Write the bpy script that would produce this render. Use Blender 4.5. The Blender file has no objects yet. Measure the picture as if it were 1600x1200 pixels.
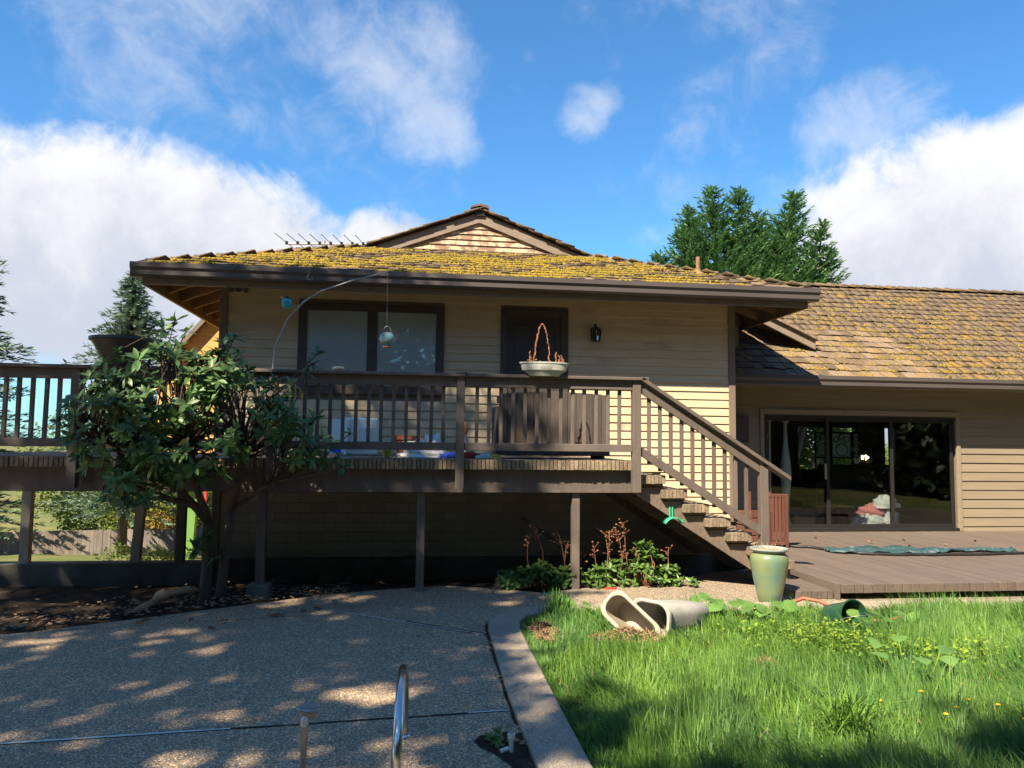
import bpy, math, random
import numpy as np
from mathutils import Vector, Matrix
R = math.radians
random.seed(7); rng = np.random.default_rng(7)
sc = bpy.context.scene
col = sc.collection

# ------------------------------------------------------------------ camera
cd = bpy.data.cameras.new('camera'); cam = bpy.data.objects.new('camera', cd); col.objects.link(cam)
cd.sensor_width = 36; cd.lens = 27.0; cd.clip_start = .05; cd.clip_end = 3000
yaw, pit, rol = R(7.5), R(4.3), R(.65)
fw = Vector((math.sin(yaw)*math.cos(pit), math.cos(yaw)*math.cos(pit), math.sin(pit)))
r0 = Vector((math.cos(yaw), -math.sin(yaw), 0)); u0 = r0.cross(fw)
rt = r0*math.cos(rol) + u0*math.sin(rol); up = rt.cross(fw)
mw = Matrix((rt, up, -fw)).transposed().to_4x4(); mw.translation = (0, 0, 1.55)
cam.matrix_world = mw
sc.camera = cam

# ------------------------------------------------------------------ sky, sun, exposure
SUN_EL, SUN_AZ = R(47), R(42)            # azimuth: to the left of straight behind the camera
S = Vector((-math.sin(SUN_AZ)*math.cos(SUN_EL), -math.cos(SUN_AZ)*math.cos(SUN_EL), math.sin(SUN_EL)))
world = bpy.data.worlds.new('World'); sc.world = world; world.use_nodes = True
class NT:
    def __init__(s, nt): s.nt = nt
    def n(s, t, **k):
        x = s.nt.nodes.new(t)
        for a, b in k.items(): setattr(x, a, b)
        return x
    def put(s, sock, v):
        if isinstance(v, bpy.types.NodeSocket): s.nt.links.new(v, sock)
        elif v is not None: sock.default_value = v
    def m(s, op, a, b=None, c=None, clamp=False):
        x = s.n('ShaderNodeMath', operation=op); x.use_clamp = clamp
        for i, v in enumerate((a, b, c)): s.put(x.inputs[i], v)
        return x.outputs[0]
    def mix(s, f, a, b):
        x = s.n('ShaderNodeMix', data_type='RGBA')
        s.put(x.inputs[0], f); s.put(x.inputs[6], a); s.put(x.inputs[7], b)
        return x.outputs[2]
    def noise(s, vec, scale, detail=4, rough=.55, dist=0):
        x = s.n('ShaderNodeTexNoise'); s.put(x.inputs['Vector'], vec)
        x.inputs['Scale'].default_value = scale; x.inputs['Detail'].default_value = detail
        x.inputs['Roughness'].default_value = rough; x.inputs['Distortion'].default_value = dist
        return x.outputs['Fac']
    def ss(s, v, a, b):
        x = s.n('ShaderNodeMapRange', interpolation_type='SMOOTHSTEP')
        s.put(x.inputs[0], v); x.inputs[1].default_value = a; x.inputs[2].default_value = b
        return x.outputs[0]
    def ramp(s, f, stops):
        x = s.n('ShaderNodeValToRGB'); s.put(x.inputs[0], f)
        while len(x.color_ramp.elements) < len(stops): x.color_ramp.elements.new(.5)
        for e, (p, c) in zip(x.color_ramp.elements, stops):
            e.position = p; e.color = (*c, 1)
        return x.outputs[0]
def c4(c): return (*c, 1)

W = NT(world.node_tree); world.node_tree.nodes.clear()
wo = W.n('ShaderNodeOutputWorld'); bg = W.n('ShaderNodeBackground'); W.nt.links.new(bg.outputs[0], wo.inputs[0])
sky = W.n('ShaderNodeTexSky', sky_type='NISHITA'); sky.sun_disc = False
sky.sun_elevation = SUN_EL; sky.sun_rotation = math.pi + SUN_AZ
sky.altitude = 100; sky.air_density = 1.0; sky.dust_density = .4; sky.ozone_density = 2.2
SKY_STRENGTH = .069
tc = W.n('ShaderNodeTexCoord'); sx = W.n('ShaderNodeSeparateXYZ'); W.put(sx.inputs[0], tc.outputs['Generated'])
X_, Y_, Z_ = sx.outputs
az = W.m('MULTIPLY', W.m('ARCTAN2', X_, Y_), 57.29578)
el = W.m('MULTIPLY', W.m('ARCSINE', Z_), 57.29578)
cmb = W.n('ShaderNodeCombineXYZ'); W.put(cmb.inputs[0], W.m('MULTIPLY', az, .035)); W.put(cmb.inputs[1], W.m('MULTIPLY', el, .05)); W.put(cmb.inputs[2], .37)
V = tc.outputs['Generated']
n1 = W.noise(V, 7.0, 8, .60, .15); n2 = W.noise(V, 2.1, 5, .55, .3); n3 = W.noise(V, 15.0, 6, .65, .5)
# cumulus banks: soft ellipses (azimuth, elevation, half widths in degrees) broken up by noise, all round the sky
banks = [(-18,11.5,17,9.5),(-1,11,7.5,7),(40,12.5,15,9.5),(28,3,9,8),(75,14,16,8),(-62,12,18,9),(115,16,20,9),(160,12,22,9),(-110,15,20,9),(-155,11,18,8)]
Mx = None
for a, e, ra, re in banks:
    da = W.m('DIVIDE', W.m('SUBTRACT', az, a), ra); de = W.m('DIVIDE', W.m('SUBTRACT', el, e), re)
    v = W.m('SUBTRACT', 1.0, W.m('ADD', W.m('MULTIPLY', da, da), W.m('MULTIPLY', de, de)))
    Mx = v if Mx is None else W.m('MAXIMUM', Mx, v)
Mx = W.m('MAXIMUM', Mx, -1.0)
dens = W.m('ADD', Mx, W.m('ADD', W.m('MULTIPLY', W.m('SUBTRACT', n1, .5), 1.5), W.m('MULTIPLY', W.m('SUBTRACT', n3, .5), .8)))
al = W.m('MULTIPLY', W.ss(dens, .04, .56), W.ss(W.m('ADD', Mx, W.m('MULTIPLY', n2, .5)), .05, .55))
wisp = W.m('MULTIPLY', W.ss(W.m('ADD', W.m('MULTIPLY', n2, .7), W.m('MULTIPLY', n3, .35)), .545, .80), .50)
Wx = None
for a, e, ra, re in [(-4,27,14,5.5),(13.3,23.7,3.2,2.6),(21,22,3.5,3.5),(1.5,22,5,4.5),(33,21,7,4),(-40,29,14,5),(60,27,14,5),(110,32,18,6),(-120,30,20,6),(175,30,20,6)]:
    da = W.m('DIVIDE', W.m('SUBTRACT', az, a), ra); de = W.m('DIVIDE', W.m('SUBTRACT', el, e), re)
    v = W.m('SUBTRACT', 1.0, W.m('ADD', W.m('MULTIPLY', da, da), W.m('MULTIPLY', de, de)))
    Wx = v if Wx is None else W.m('MAXIMUM', Wx, v)
Wx = W.m('MAXIMUM', Wx, -1.0)
wb = W.m('MULTIPLY', W.ss(W.m('ADD', Wx, W.m('ADD', W.m('MULTIPLY', W.m('SUBTRACT', n1, .5), 2.6), W.m('MULTIPLY', W.m('SUBTRACT', n3, .5), 1.6))), .25, 1.55), .50)
alpha = W.m('MAXIMUM', al, W.m('MAXIMUM', wisp, wb))
shade = W.ss(W.m('ADD', W.m('MULTIPLY', W.m('SUBTRACT', el, 13.5), .075), W.m('MULTIPLY', W.m('SUBTRACT', n1, .5), 2.8)), -.6, .6)
ccol = W.mix(shade, (.235,.25,.295,1), (.365,.367,.375,1))
skyc = W.n('ShaderNodeMix', data_type='RGBA', blend_type='MULTIPLY'); skyc.inputs[0].default_value = 1
W.put(skyc.inputs[6], sky.outputs[0]); skyc.inputs[7].default_value = (SKY_STRENGTH*.49, SKY_STRENGTH*.92, SKY_STRENGTH*1.18, 1)
fin = W.mix(alpha, skyc.outputs[2], ccol)
W.put(bg.inputs[0], fin); bg.inputs[1].default_value = 1.0

sl = bpy.data.lights.new('sun', 'SUN'); sun = bpy.data.objects.new('sun', sl); col.objects.link(sun)
sl.energy = 5.0; sl.angle = R(.53); sl.color = (1, .84, .61)
sun.rotation_mode = 'QUATERNION'; sun.rotation_quaternion = S.to_track_quat('Z', 'Y'); sun.location = S*40
vs = sc.view_settings; vs.view_transform = 'Standard'; vs.look = 'None'; vs.gamma = 1; vs.exposure = 1.47; vs.use_curve_mapping = False

# ------------------------------------------------------------------ helpers
WO = {}
def tag(o, label=None, cat=None, group=None, kind=None):
    if label: o['label'] = label
    if cat: o['category'] = cat
    if group: o['group'] = group
    if kind: o['kind'] = kind
    return o
def link(o, parent, w):
    col.objects.link(o); WO[o] = Vector(w)
    if parent is not None:
        o.parent = parent; o.location = Vector(w) - WO[parent]
    else: o.location = Vector(w)
    return o
def thing(name, label, cat, loc, group=None):
    o = bpy.data.objects.new(name, None); o.empty_display_size = .2
    link(o, None, loc); return tag(o, label, cat, group)
class MB:
    def __init__(s): s.v = []; s.f = []; s.a = []
    def add(s, vs, fs, M=None):
        b = len(s.v)
        for p in vs:
            p = Vector(p); s.v.append(M @ p if M else p)
        s.f += [tuple(i+b for i in f) for f in fs]; return s
    def box(s, x0, x1, y0, y1, z0, z1, M=None):
        return s.add([(x0,y0,z0),(x1,y0,z0),(x1,y1,z0),(x0,y1,z0),(x0,y0,z1),(x1,y0,z1),(x1,y1,z1),(x0,y1,z1)],
              [(0,3,2,1),(4,5,6,7),(0,1,5,4),(1,2,6,5),(2,3,7,6),(3,0,4,7)], M)
    def bbox(s, x0, x1, y0, y1, z0, z1, b=.004, M=None):      # box with chamfered edges
        import itertools
        vs = []; idx = {}
        lo = (x0,y0,z0); hi = (x1,y1,z1)
        for sg in itertools.product((0,1), repeat=3):
            for ax in range(3):
                p = [ (lo[k]+b if sg[k]==0 else hi[k]-b) for k in range(3)]
                p[ax] = lo[ax] if sg[ax]==0 else hi[ax]
                idx[(sg,ax)] = len(vs); vs.append(tuple(p))
        fs = []
        for ax in range(3):
            o1, o2 = [k for k in range(3) if k != ax]
            for sd in (0,1):
                q = []
                for a_, b_ in ((0,0),(1,0),(1,1),(0,1)):
                    sg = [0,0,0]; sg[ax]=sd; sg[o1]=a_; sg[o2]=b_
                    q.append(idx[(tuple(sg),ax)])
                flip = (sd==0) ^ (ax==1)
                fs.append(tuple(reversed(q)) if flip else tuple(q))
        for ax in range(3):
            o1, o2 = [k for k in range(3) if k != ax]
            for a_ in (0,1):
                for b_ in (0,1):
                    s0=[0]*3; s1=[0]*3; s0[o1]=s1[o1]=a_; s0[o2]=s1[o2]=b_; s0[ax]=0; s1[ax]=1
                    fs.append((idx[(tuple(s0),o1)], idx[(tuple(s1),o1)], idx[(tuple(s1),o2)], idx[(tuple(s0),o2)]))
        for sg in itertools.product((0,1), repeat=3): fs.append(tuple(idx[(sg,a)] for a in range(3)))
        return s.add(vs, fs, M)
    def bar(s, a, b, w, h, upv=(0,0,1), M=None):               # rectangular bar from a to b
        a = Vector(a); b = Vector(b); d = (b-a).normalized(); upv = Vector(upv)
        r = d.cross(upv).normalized(); u = r.cross(d)
        vs = []
        for p in (a, b):
            for i, j in ((-1,-1),(1,-1),(1,1),(-1,1)): vs.append(p + r*i*w/2 + u*j*h/2)
        return s.add(vs, [(0,1,2,3),(7,6,5,4),(0,4,5,1),(1,5,6,2),(2,6,7,3),(3,7,4,0)], M)
    def tube(s, pts, rad, n=8, cap=True):
        pts = [Vector(p) for p in pts]; rs = rad if hasattr(rad, '__len__') else [rad]*len(pts)
        b = len(s.v); pr = None
        for i, p in enumerate(pts):
            d = (pts[min(i+1,len(pts)-1)] - pts[max(i-1,0)]).normalized()
            if pr is None: pr = d.cross(Vector((0,0,1)) if abs(d.z) < .9 else Vector((1,0,0))).normalized()
            else: pr = (pr - d*pr.dot(d)).normalized()
            q = d.cross(pr)
            for k in range(n):
                t = 2*math.pi*k/n; s.v.append(p + (pr*math.cos(t) + q*math.sin(t))*rs[i])
        for i in range(len(pts)-1):
            for k in range(n):
                k2 = (k+1) % n
                s.f.append((b+i*n+k, b+(i+1)*n+k, b+(i+1)*n+k2, b+i*n+k2))
        if cap:
            s.f.append(tuple(b+k for k in range(n))); e = b+(len(pts)-1)*n; s.f.append(tuple(e+k for k in reversed(range(n))))
        return s
    def lathe(s, prof, c=(0,0,0), n=28, M=None, sx=1, sy=1):
        c = Vector(c); b = len(s.v)
        for r, z in prof:
            for k in range(n):
                t = 2*math.pi*k/n; p = c + Vector((r*math.cos(t)*sx, r*math.sin(t)*sy, z)); s.v.append(M @ p if M else p)
        for i in range(len(prof)-1):
            for k in range(n):
                k2 = (k+1) % n; s.f.append((b+i*n+k, b+i*n+k2, b+(i+1)*n+k2, b+(i+1)*n+k))
        return s
    def poly(s, pts, z0, z1, sides=True):                       # extruded plan polygon (ccw)
        n = len(pts); b = len(s.v)
        s.v += [Vector((x,y,z1)) for x, y in pts]; s.f.append(tuple(range(b, b+n)))
        if sides:
            s.v += [Vector((x,y,z0)) for x, y in pts]
            for i in range(n):
                j = (i+1) % n; s.f.append((b+i, b+n+i, b+n+j, b+j))
        return s
    def extr(s, prof, a, b, axis='x'):                          # profile [(p,q)] extruded along x or y
        n = len(prof); base = len(s.v)
        for t in (a, b):
            for p, q in prof: s.v.append(Vector((t,p,q)) if axis=='x' else Vector((p,t,q)))
        for i in range(n):
            j = (i+1) % n; s.f.append((base+i, base+j, base+n+j, base+n+i))
        s.f.append(tuple(base+i for i in reversed(range(n)))); s.f.append(tuple(base+n+i for i in range(n)))
        return s
    def build(s, name, mat, parent=None, origin=None, smooth=False, kind=None):
        if origin is None:
            if parent is not None: origin = WO[parent]
            else:
                xs = [p.x for p in s.v]; ys = [p.y for p in s.v]; zs = [p.z for p in s.v]
                origin = Vector(((min(xs)+max(xs))/2, (min(ys)+max(ys))/2, min(zs)))
        origin = Vector(origin)
        me = bpy.data.meshes.new(name); me.from_pydata([p-origin for p in s.v], [], s.f); me.update()
        me.materials.append(mat)
        if smooth:
            me.shade_smooth()
            if smooth != True: me.set_sharp_from_angle(angle=R(smooth))
        o = bpy.data.objects.new(name, me); link(o, parent, origin)
        if kind: o['kind'] = kind
        return o
def npmesh(name, verts, faces, mat, parent=None, origin=(0,0,0), attr=None, kind=None, smooth=False):
    """verts (N,3), faces (M,k) arrays"""
    me = bpy.data.meshes.new(name); verts = np.asarray(verts, np.float32) - np.asarray(origin, np.float32)
    faces = np.asarray(faces, np.int32); k = faces.shape[1]
    me.vertices.add(len(verts)); me.vertices.foreach_set('co', verts.ravel())
    me.loops.add(faces.size); me.loops.foreach_set('vertex_index', faces.ravel())
    me.polygons.add(len(faces)); me.polygons.foreach_set('loop_start', np.arange(len(faces), dtype=np.int32)*k)
    me.update(calc_edges=True); me.validate()
    if attr is not None:
        at = me.attributes.new('rnd', 'FLOAT', 'POINT'); at.data.foreach_set('value', np.asarray(attr, np.float32))
    me.materials.append(mat)
    if smooth: me.shade_smooth()
    o = bpy.data.objects.new(name, me); link(o, parent, origin)
    if kind: o['kind'] = kind
    return o
def inst(me, name, parent, w, M3=None, scale=None):
    o = bpy.data.objects.new(name, me); link(o, parent, w)
    if M3 is not None:
        o.rotation_mode = 'QUATERNION'; o.rotation_quaternion = M3.to_quaternion()
    if scale is not None: o.scale = scale
    return o

# ------------------------------------------------------------------ materials
MAT = {}
def mat(name, c1, c2=None, scale=6, stretch=(1,1,1), rough=.7, bump=.0, bscale=None, rv=.0, spec=.4, metal=0, c3=None, wscale=1.2, wamt=(.5,.62), attr=None, trans=0, coat=0):
    m = bpy.data.materials.new(name); m.use_nodes = True; N = NT(m.node_tree); b = m.node_tree.nodes['Principled BSDF']
    tc = N.n('ShaderNodeTexCoord'); oi = N.n('ShaderNodeObjectInfo')
    va = N.n('ShaderNodeVectorMath', operation='ADD'); N.put(va.inputs[0], tc.outputs['Object'])
    mul = N.n('ShaderNodeVectorMath', operation='SCALE'); N.put(mul.inputs[0], (7.3, 3.1, 5.7)); N.put(mul.inputs['Scale'], oi.outputs['Random']); N.put(va.inputs[1], mul.outputs[0])
    mp = N.n('ShaderNodeMapping'); N.put(mp.inputs[0], va.outputs[0]); mp.inputs['Scale'].default_value = stretch
    v = mp.outputs[0]
    c2 = c2 or tuple(x*.8 for x in c1)
    nz = N.noise(v, scale, 6, .6)
    f = N.ss(nz, .32, .68)
    if attr:
        at = N.n('ShaderNodeAttribute'); at.attribute_name = 'rnd'
        f = N.m('ADD', N.m('MULTIPLY', f, 1-attr), N.m('MULTIPLY', at.outputs['Fac'], attr))
    colr = N.mix(f, c4(c1), c4(c2))
    if c3:
        w = N.ss(N.noise(va.outputs[0], wscale, 7, .65), *wamt)
        colr = N.mix(w, colr, c4(c3))
    if rv:
        hs = N.n('ShaderNodeHueSaturation'); N.put(hs.inputs['Color'], colr)
        N.put(hs.inputs['Value'], N.m('ADD', 1-rv, N.m('MULTIPLY', oi.outputs['Random'], 2*rv)))
        colr = hs.outputs[0]
    N.put(b.inputs['Base Color'], colr)
    N.put(b.inputs['Roughness'], N.m('ADD', rough-.08, N.m('MULTIPLY', nz, .16)))
    b.inputs['Specular IOR Level'].default_value = spec; b.inputs['Metallic'].default_value = metal
    b.inputs['Coat Weight'].default_value = coat
    if bump:
        bn = N.n('ShaderNodeBump'); bn.inputs['Strength'].default_value = bump; bn.inputs['Distance'].default_value = .02
        N.put(bn.inputs['Height'], N.noise(v, bscale or scale*3, 5, .6)); N.put(b.inputs['Normal'], bn.outputs[0])
    if trans:
        tl = N.n('ShaderNodeBsdfTranslucent'); N.put(tl.inputs[0], colr)
        mx = N.n('ShaderNodeMixShader'); mx.inputs[0].default_value = trans
        out = m.node_tree.nodes['Material Output']
        N.nt.links.new(b.outputs[0], mx.inputs[1]); N.nt.links.new(tl.outputs[0], mx.inputs[2]); N.nt.links.new(mx.outputs[0], out.inputs[0])
    MAT[name] = m; return m
def glassmat(name, tint=(.9,.95,.95), refl=1.0):
    m = bpy.data.materials.new(name); m.use_nodes = True; N = NT(m.node_tree); m.node_tree.nodes.remove(m.node_tree.nodes['Principled BSDF'])
    t = N.n('ShaderNodeBsdfTransparent'); t.inputs[0].default_value = c4(tint); g = N.n('ShaderNodeBsdfGlossy'); g.inputs['Roughness'].default_value = .015
    fr = N.n('ShaderNodeFresnel'); fr.inputs[0].default_value = 1.5
    tcg = N.n('ShaderNodeTexCoord'); bn = N.n('ShaderNodeBump'); bn.inputs['Strength'].default_value = .04; N.put(bn.inputs['Height'], N.noise(tcg.outputs['Object'], 1.3, 2)); N.put(g.inputs['Normal'], bn.outputs[0])
    mx = N.n('ShaderNodeMixShader'); N.put(mx.inputs[0], N.m('MULTIPLY', fr.outputs[0], 1.8*refl, clamp=True))
    N.nt.links.new(t.outputs[0], mx.inputs[1]); N.nt.links.new(g.outputs[0], mx.inputs[2]); N.nt.links.new(mx.outputs[0], m.node_tree.nodes['Material Output'].inputs[0])
    MAT[name] = m; return m

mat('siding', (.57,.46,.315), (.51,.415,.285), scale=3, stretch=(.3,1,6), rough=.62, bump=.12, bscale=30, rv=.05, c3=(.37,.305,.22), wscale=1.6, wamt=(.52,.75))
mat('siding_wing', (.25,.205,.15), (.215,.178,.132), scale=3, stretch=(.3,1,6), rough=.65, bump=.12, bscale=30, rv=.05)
mat('siding_worn', (.52,.42,.29), (.45,.36,.25), scale=3, stretch=(.3,1,4), rough=.8, bump=.2, bscale=25, rv=.10, c3=(.24,.150,.105), wscale=4.6, wamt=(.44,.56))
mat('siding_gold', (.66,.36,.12), (.58,.31,.10), scale=3, stretch=(.3,1,6), rough=.62, bump=.1, rv=.05)
mat('trim', (.185,.140,.110), (.155,.118,.094), scale=5, stretch=(1,1,.4), rough=.6, bump=.1, bscale=40, rv=.05)
mat('trim_dark', (.075,.060,.055), (.058,.047,.045), scale=5, rough=.55, bump=.1, bscale=40, rv=.05)
mat('barge', (.24,.19,.155), (.20,.16,.13), scale=4, rough=.7, bump=.2, bscale=25, rv=.05)
mat('gutter', (.090,.078,.078), (.074,.064,.066), scale=3, stretch=(.4,1,1), rough=.40, bump=.05, bscale=12, spec=.5)
mat('rafter', (.24,.16,.10), (.19,.125,.08), scale=6, rough=.75, bump=.15, rv=.1)
mat('shake', (.225,.170,.120), (.125,.097,.078), scale=5, stretch=(6,1,1), rough=.92, bump=.5, bscale=22, rv=.34, c3=(.31,.19,.06), wscale=3.4, wamt=(.50,.68), spec=.15)
mat('shake_butt', (.085,.064,.048), (.05,.04,.032), scale=9, rough=1, rv=.3, spec=.05)
mat('moss', (.315,.215,.032), (.155,.135,.034), scale=9, rough=.95, bump=.6, bscale=70, spec=.1, attr=.65)
mat('deckwood', (.175,.135,.108), (.120,.095,.080), scale=6, stretch=(6,.6,3), rough=.78, bump=.3, bscale=30, rv=.14, c3=(.20,.165,.115), wscale=4, wamt=(.55,.75))
mat('endgrain', (.26,.205,.145), (.165,.130,.095), scale=14, rough=.9, bump=.5, bscale=40, rv=.22, c3=(.18,.16,.07), wscale=6, wamt=(.6,.75))
mat('railwood', (.135,.110,.098), (.108,.089,.080), scale=6, stretch=(2,2,.5), rough=.62, bump=.15, bscale=40, rv=.12, c3=(.165,.14,.125), wscale=5, wamt=(.56,.74))
mat('lowdeck', (.13,.101,.086), (.102,.081,.071), scale=5, stretch=(6,.5,3), rough=.75, bump=.25, bscale=25, rv=.09, c3=(.105,.082,.070), wscale=1.5, wamt=(.55,.72))
mat('block', (.38,.31,.25), (.33,.27,.22), scale=5, rough=.85, bump=.4, bscale=40, rv=.08)
mat('mortar', (.20,.16,.125), rough=.95, bump=.3)
mat('foundation', (.16,.15,.135), (.10,.095,.09), scale=3, rough=.95, bump=.4, bscale=30)
mat('soil', (.055,.040,.030), (.030,.023,.018), scale=14, rough=1, bump=1, bscale=50, spec=.1)
mat('lawn_soil', (.10,.085,.04), (.06,.075,.025), scale=10, rough=1, bump=1, bscale=60, spec=.1)
mat('blind', (.78,.82,.82), (.72,.77,.77), scale=2, rough=.6)
mat('door', (.060,.050,.046), (.048,.042,.040), scale=6, stretch=(3,1,.5), rough=.5, bump=.1)
mat('black_metal', (.02,.02,.021), rough=.45)
mat('chrome', (.62,.62,.62), (.56,.56,.57), scale=9, rough=.20, metal=1, bump=.04, bscale=5, c3=(.42,.40,.37), wscale=14, wamt=(.62,.72))
mat('steel', (.42,.42,.41), (.34,.33,.31), scale=14, rough=.38, metal=.85, c3=(.26,.20,.15), wscale=20, wamt=(.58,.7))
mat('white_plastic', (.72,.75,.74), (.66,.69,.69), rough=.4)
mat('bag', (.66,.67,.66), (.52,.53,.53), scale=10, rough=.45, bump=.7, bscale=18)
mat('terracotta', (.55,.17,.09), (.48,.14,.07), rough=.7)
mat('blue_cloth', (.02,.05,.42), (.03,.09,.55), scale=20, rough=.8, bump=.6)
mat('red_cloth', (.35,.03,.03), rough=.8, bump=.5)
mat('yellow_plastic', (.62,.50,.10), rough=.5)
mat('orange_plastic', (.70,.20,.03), rough=.5)
mat('grey_planter', (.44,.46,.43), (.37,.39,.36), scale=5, rough=.55, bump=.1, c3=(.28,.28,.24), wscale=4, wamt=(.58,.75))
mat('dark_planter', (.055,.06,.065), rough=.45)
mat('beige_planter', (.42,.37,.30), (.36,.32,.26), scale=4, rough=.6, c3=(.24,.20,.15), wscale=5, wamt=(.55,.75))
mat('weathered_grey', (.40,.39,.36), (.31,.30,.28), scale=5, stretch=(1,1,1), rough=.75, bump=.2, c3=(.22,.21,.19), wscale=6, wamt=(.55,.7))
mat('twig', (.30,.165,.10), (.20,.10,.06), scale=20, rough=.9)
mat('dry_flower', (.30,.135,.075), (.18,.075,.045), scale=20, rough=.9)
mat('bark', (.125,.095,.070), (.070,.055,.045), scale=9, stretch=(1,1,.3), rough=.95, bump=.8, bscale=25)
mat('driftwood', (.42,.26,.14), (.26,.15,.08), scale=9, stretch=(.4,1,1), rough=.8, bump=.5)
mat('leaf_rhodo', (.13,.235,.065), (.070,.145,.048), scale=5, rough=.42, rv=.30, spec=.5, trans=.22)
mat('leaf_azalea', (.12,.21,.045), (.065,.14,.035), scale=5, rough=.42, rv=.30, spec=.5, trans=.28)
mat('leaf_yellow', (.34,.26,.05), (.28,.20,.04), rough=.6, trans=.2)
mat('leaf_fall', (.36,.12,.045), (.24,.085,.035), scale=20, rough=.8, rv=.35)
mat('fir', (.18,.26,.18), (.085,.15,.11), scale=.9, rough=.8, attr=.5, spec=.2, trans=.15)
mat('cypress', (.17,.32,.115), (.06,.15,.06), scale=1.1, rough=.8, attr=.6, spec=.2, trans=.22)
mat('decid', (.17,.24,.05), (.085,.155,.035), scale=.9, rough=.7, attr=.5, spec=.3, trans=.30)
mat('decid_gold', (.40,.36,.05), (.22,.27,.05), scale=.9, rough=.7, attr=.5, spec=.3, trans=.30)
mat('decid_red', (.36,.19,.07), (.24,.22,.05), scale=.9, rough=.7, attr=.5, spec=.3, trans=.30)
mat('shade_leaf', (.055,.09,.03), (.035,.06,.022), rough=.6, trans=.08)
mat('grass', (.165,.305,.042), (.058,.16,.048), scale=1.1, rough=.50, attr=.55, spec=.3, trans=.30)
mat('hay', (.36,.24,.13), (.22,.14,.08), scale=30, rough=.9, attr=.5)
mat('bigleaf', (.14,.27,.06), (.09,.19,.045), scale=9, rough=.5, trans=.25, rv=.15)
mat('clover', (.28,.38,.04), (.18,.30,.035), scale=9, rough=.6, trans=.25, attr=.5)
mat('dandelion', (.75,.50,.02), rough=.7)
mat('lawn_far', (.17,.15,.065), (.09,.12,.04), scale=.6, rough=.95, bump=.6, bscale=6, spec=.1)
mat('fence', (.22,.19,.17), (.15,.13,.12), scale=5, stretch=(3,1,.4), rough=.9, bump=.3, rv=.18)
mat('green_paint', (.14,.30,.08), (.12,.26,.07), rough=.6)
mat('red_paint', (.55,.05,.07), rough=.6)
mat('white_paint', (.72,.72,.70), rough=.6)
mat('redwood', (.135,.055,.040), (.095,.040,.030), scale=6, stretch=(3,3,.5), rough=.55, bump=.2, bscale=30, rv=.12)
mat('urn', (.135,.205,.125), (.19,.215,.095), scale=3, stretch=(1.6,1.6,.5), rough=.25, bump=.03, c3=(.10,.19,.18), wscale=3.5, wamt=(.45,.68), spec=.5)
mat('urn_rim', (.30,.31,.28), (.19,.25,.24), scale=8, rough=.5)
mat('green_bucket', (.020,.075,.045), (.016,.06,.038), rough=.35)
mat('hose_orange', (.34,.12,.07), (.28,.10,.06), rough=.55)
mat('hose_black', (.022,.022,.024), rough=.5)
mat('tarp', (.055,.115,.125), (.025,.06,.075), scale=9, stretch=(1,3,1), rough=.45, bump=.6, bscale=12, c3=(.17,.21,.21), wscale=9, wamt=(.55,.65))
mat('hose_green', (.05,.46,.26), (.04,.40,.22), rough=.4)
mat('pvc', (.70,.70,.67), rough=.4)
mat('turquoise', (.02,.34,.42), (.02,.27,.36), rough=.25)
mat('pole', (.30,.31,.32), (.24,.25,.26), scale=20, rough=.4, metal=.4)
mat('ceramic', (.25,.36,.36), (.36,.22,.14), scale=40, rough=.5, c3=(.16,.36,.42), wscale=20, wamt=(.45,.55))
mat('shell', (.70,.62,.30), (.55,.50,.34), scale=30, rough=.5)
mat('room', (.16,.145,.13), rough=.9)
mat('room_floor', (.10,.07,.05), rough=.6)
mat('fabric_dark', (.05,.048,.046), rough=.9)
mat('vase', (.50,.54,.48), (.44,.48,.43), scale=3, rough=.25)
mat('cloth_white', (.68,.70,.69), (.58,.62,.61), scale=8, rough=.85, bump=.5, bscale=14)
mat('cloth_pink', (.66,.26,.25), (.58,.20,.21), scale=8, rough=.85, bump=.5, bscale=14)
mat('cardboard', (.36,.26,.16), rough=.85)
mat('screen_panel', (.62,.70,.68), rough=.6, trans=.75)
mat('antenna', (.38,.35,.33), rough=.5, metal=.6)
mat('joint', (.62,.61,.58), (.45,.44,.42), scale=12, rough=.7)
mat('crack', (.030,.026,.022), rough=1)
glassmat('glass', (.98,.99,.99), .6); mat('benchwood', (.085,.069,.062), (.066,.054,.050), scale=6, stretch=(2,2,.5), rough=.65, bump=.15, bscale=40, rv=.14)
glassmat('glass_slider', (.93,.96,.96), .40)
m = mat('bulb', (.9,.8,.6)); b = m.node_tree.nodes['Principled BSDF']; b.inputs['Emission Color'].default_value = (1,.72,.42,1); b.inputs['Emission Strength'].default_value = 6

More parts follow.
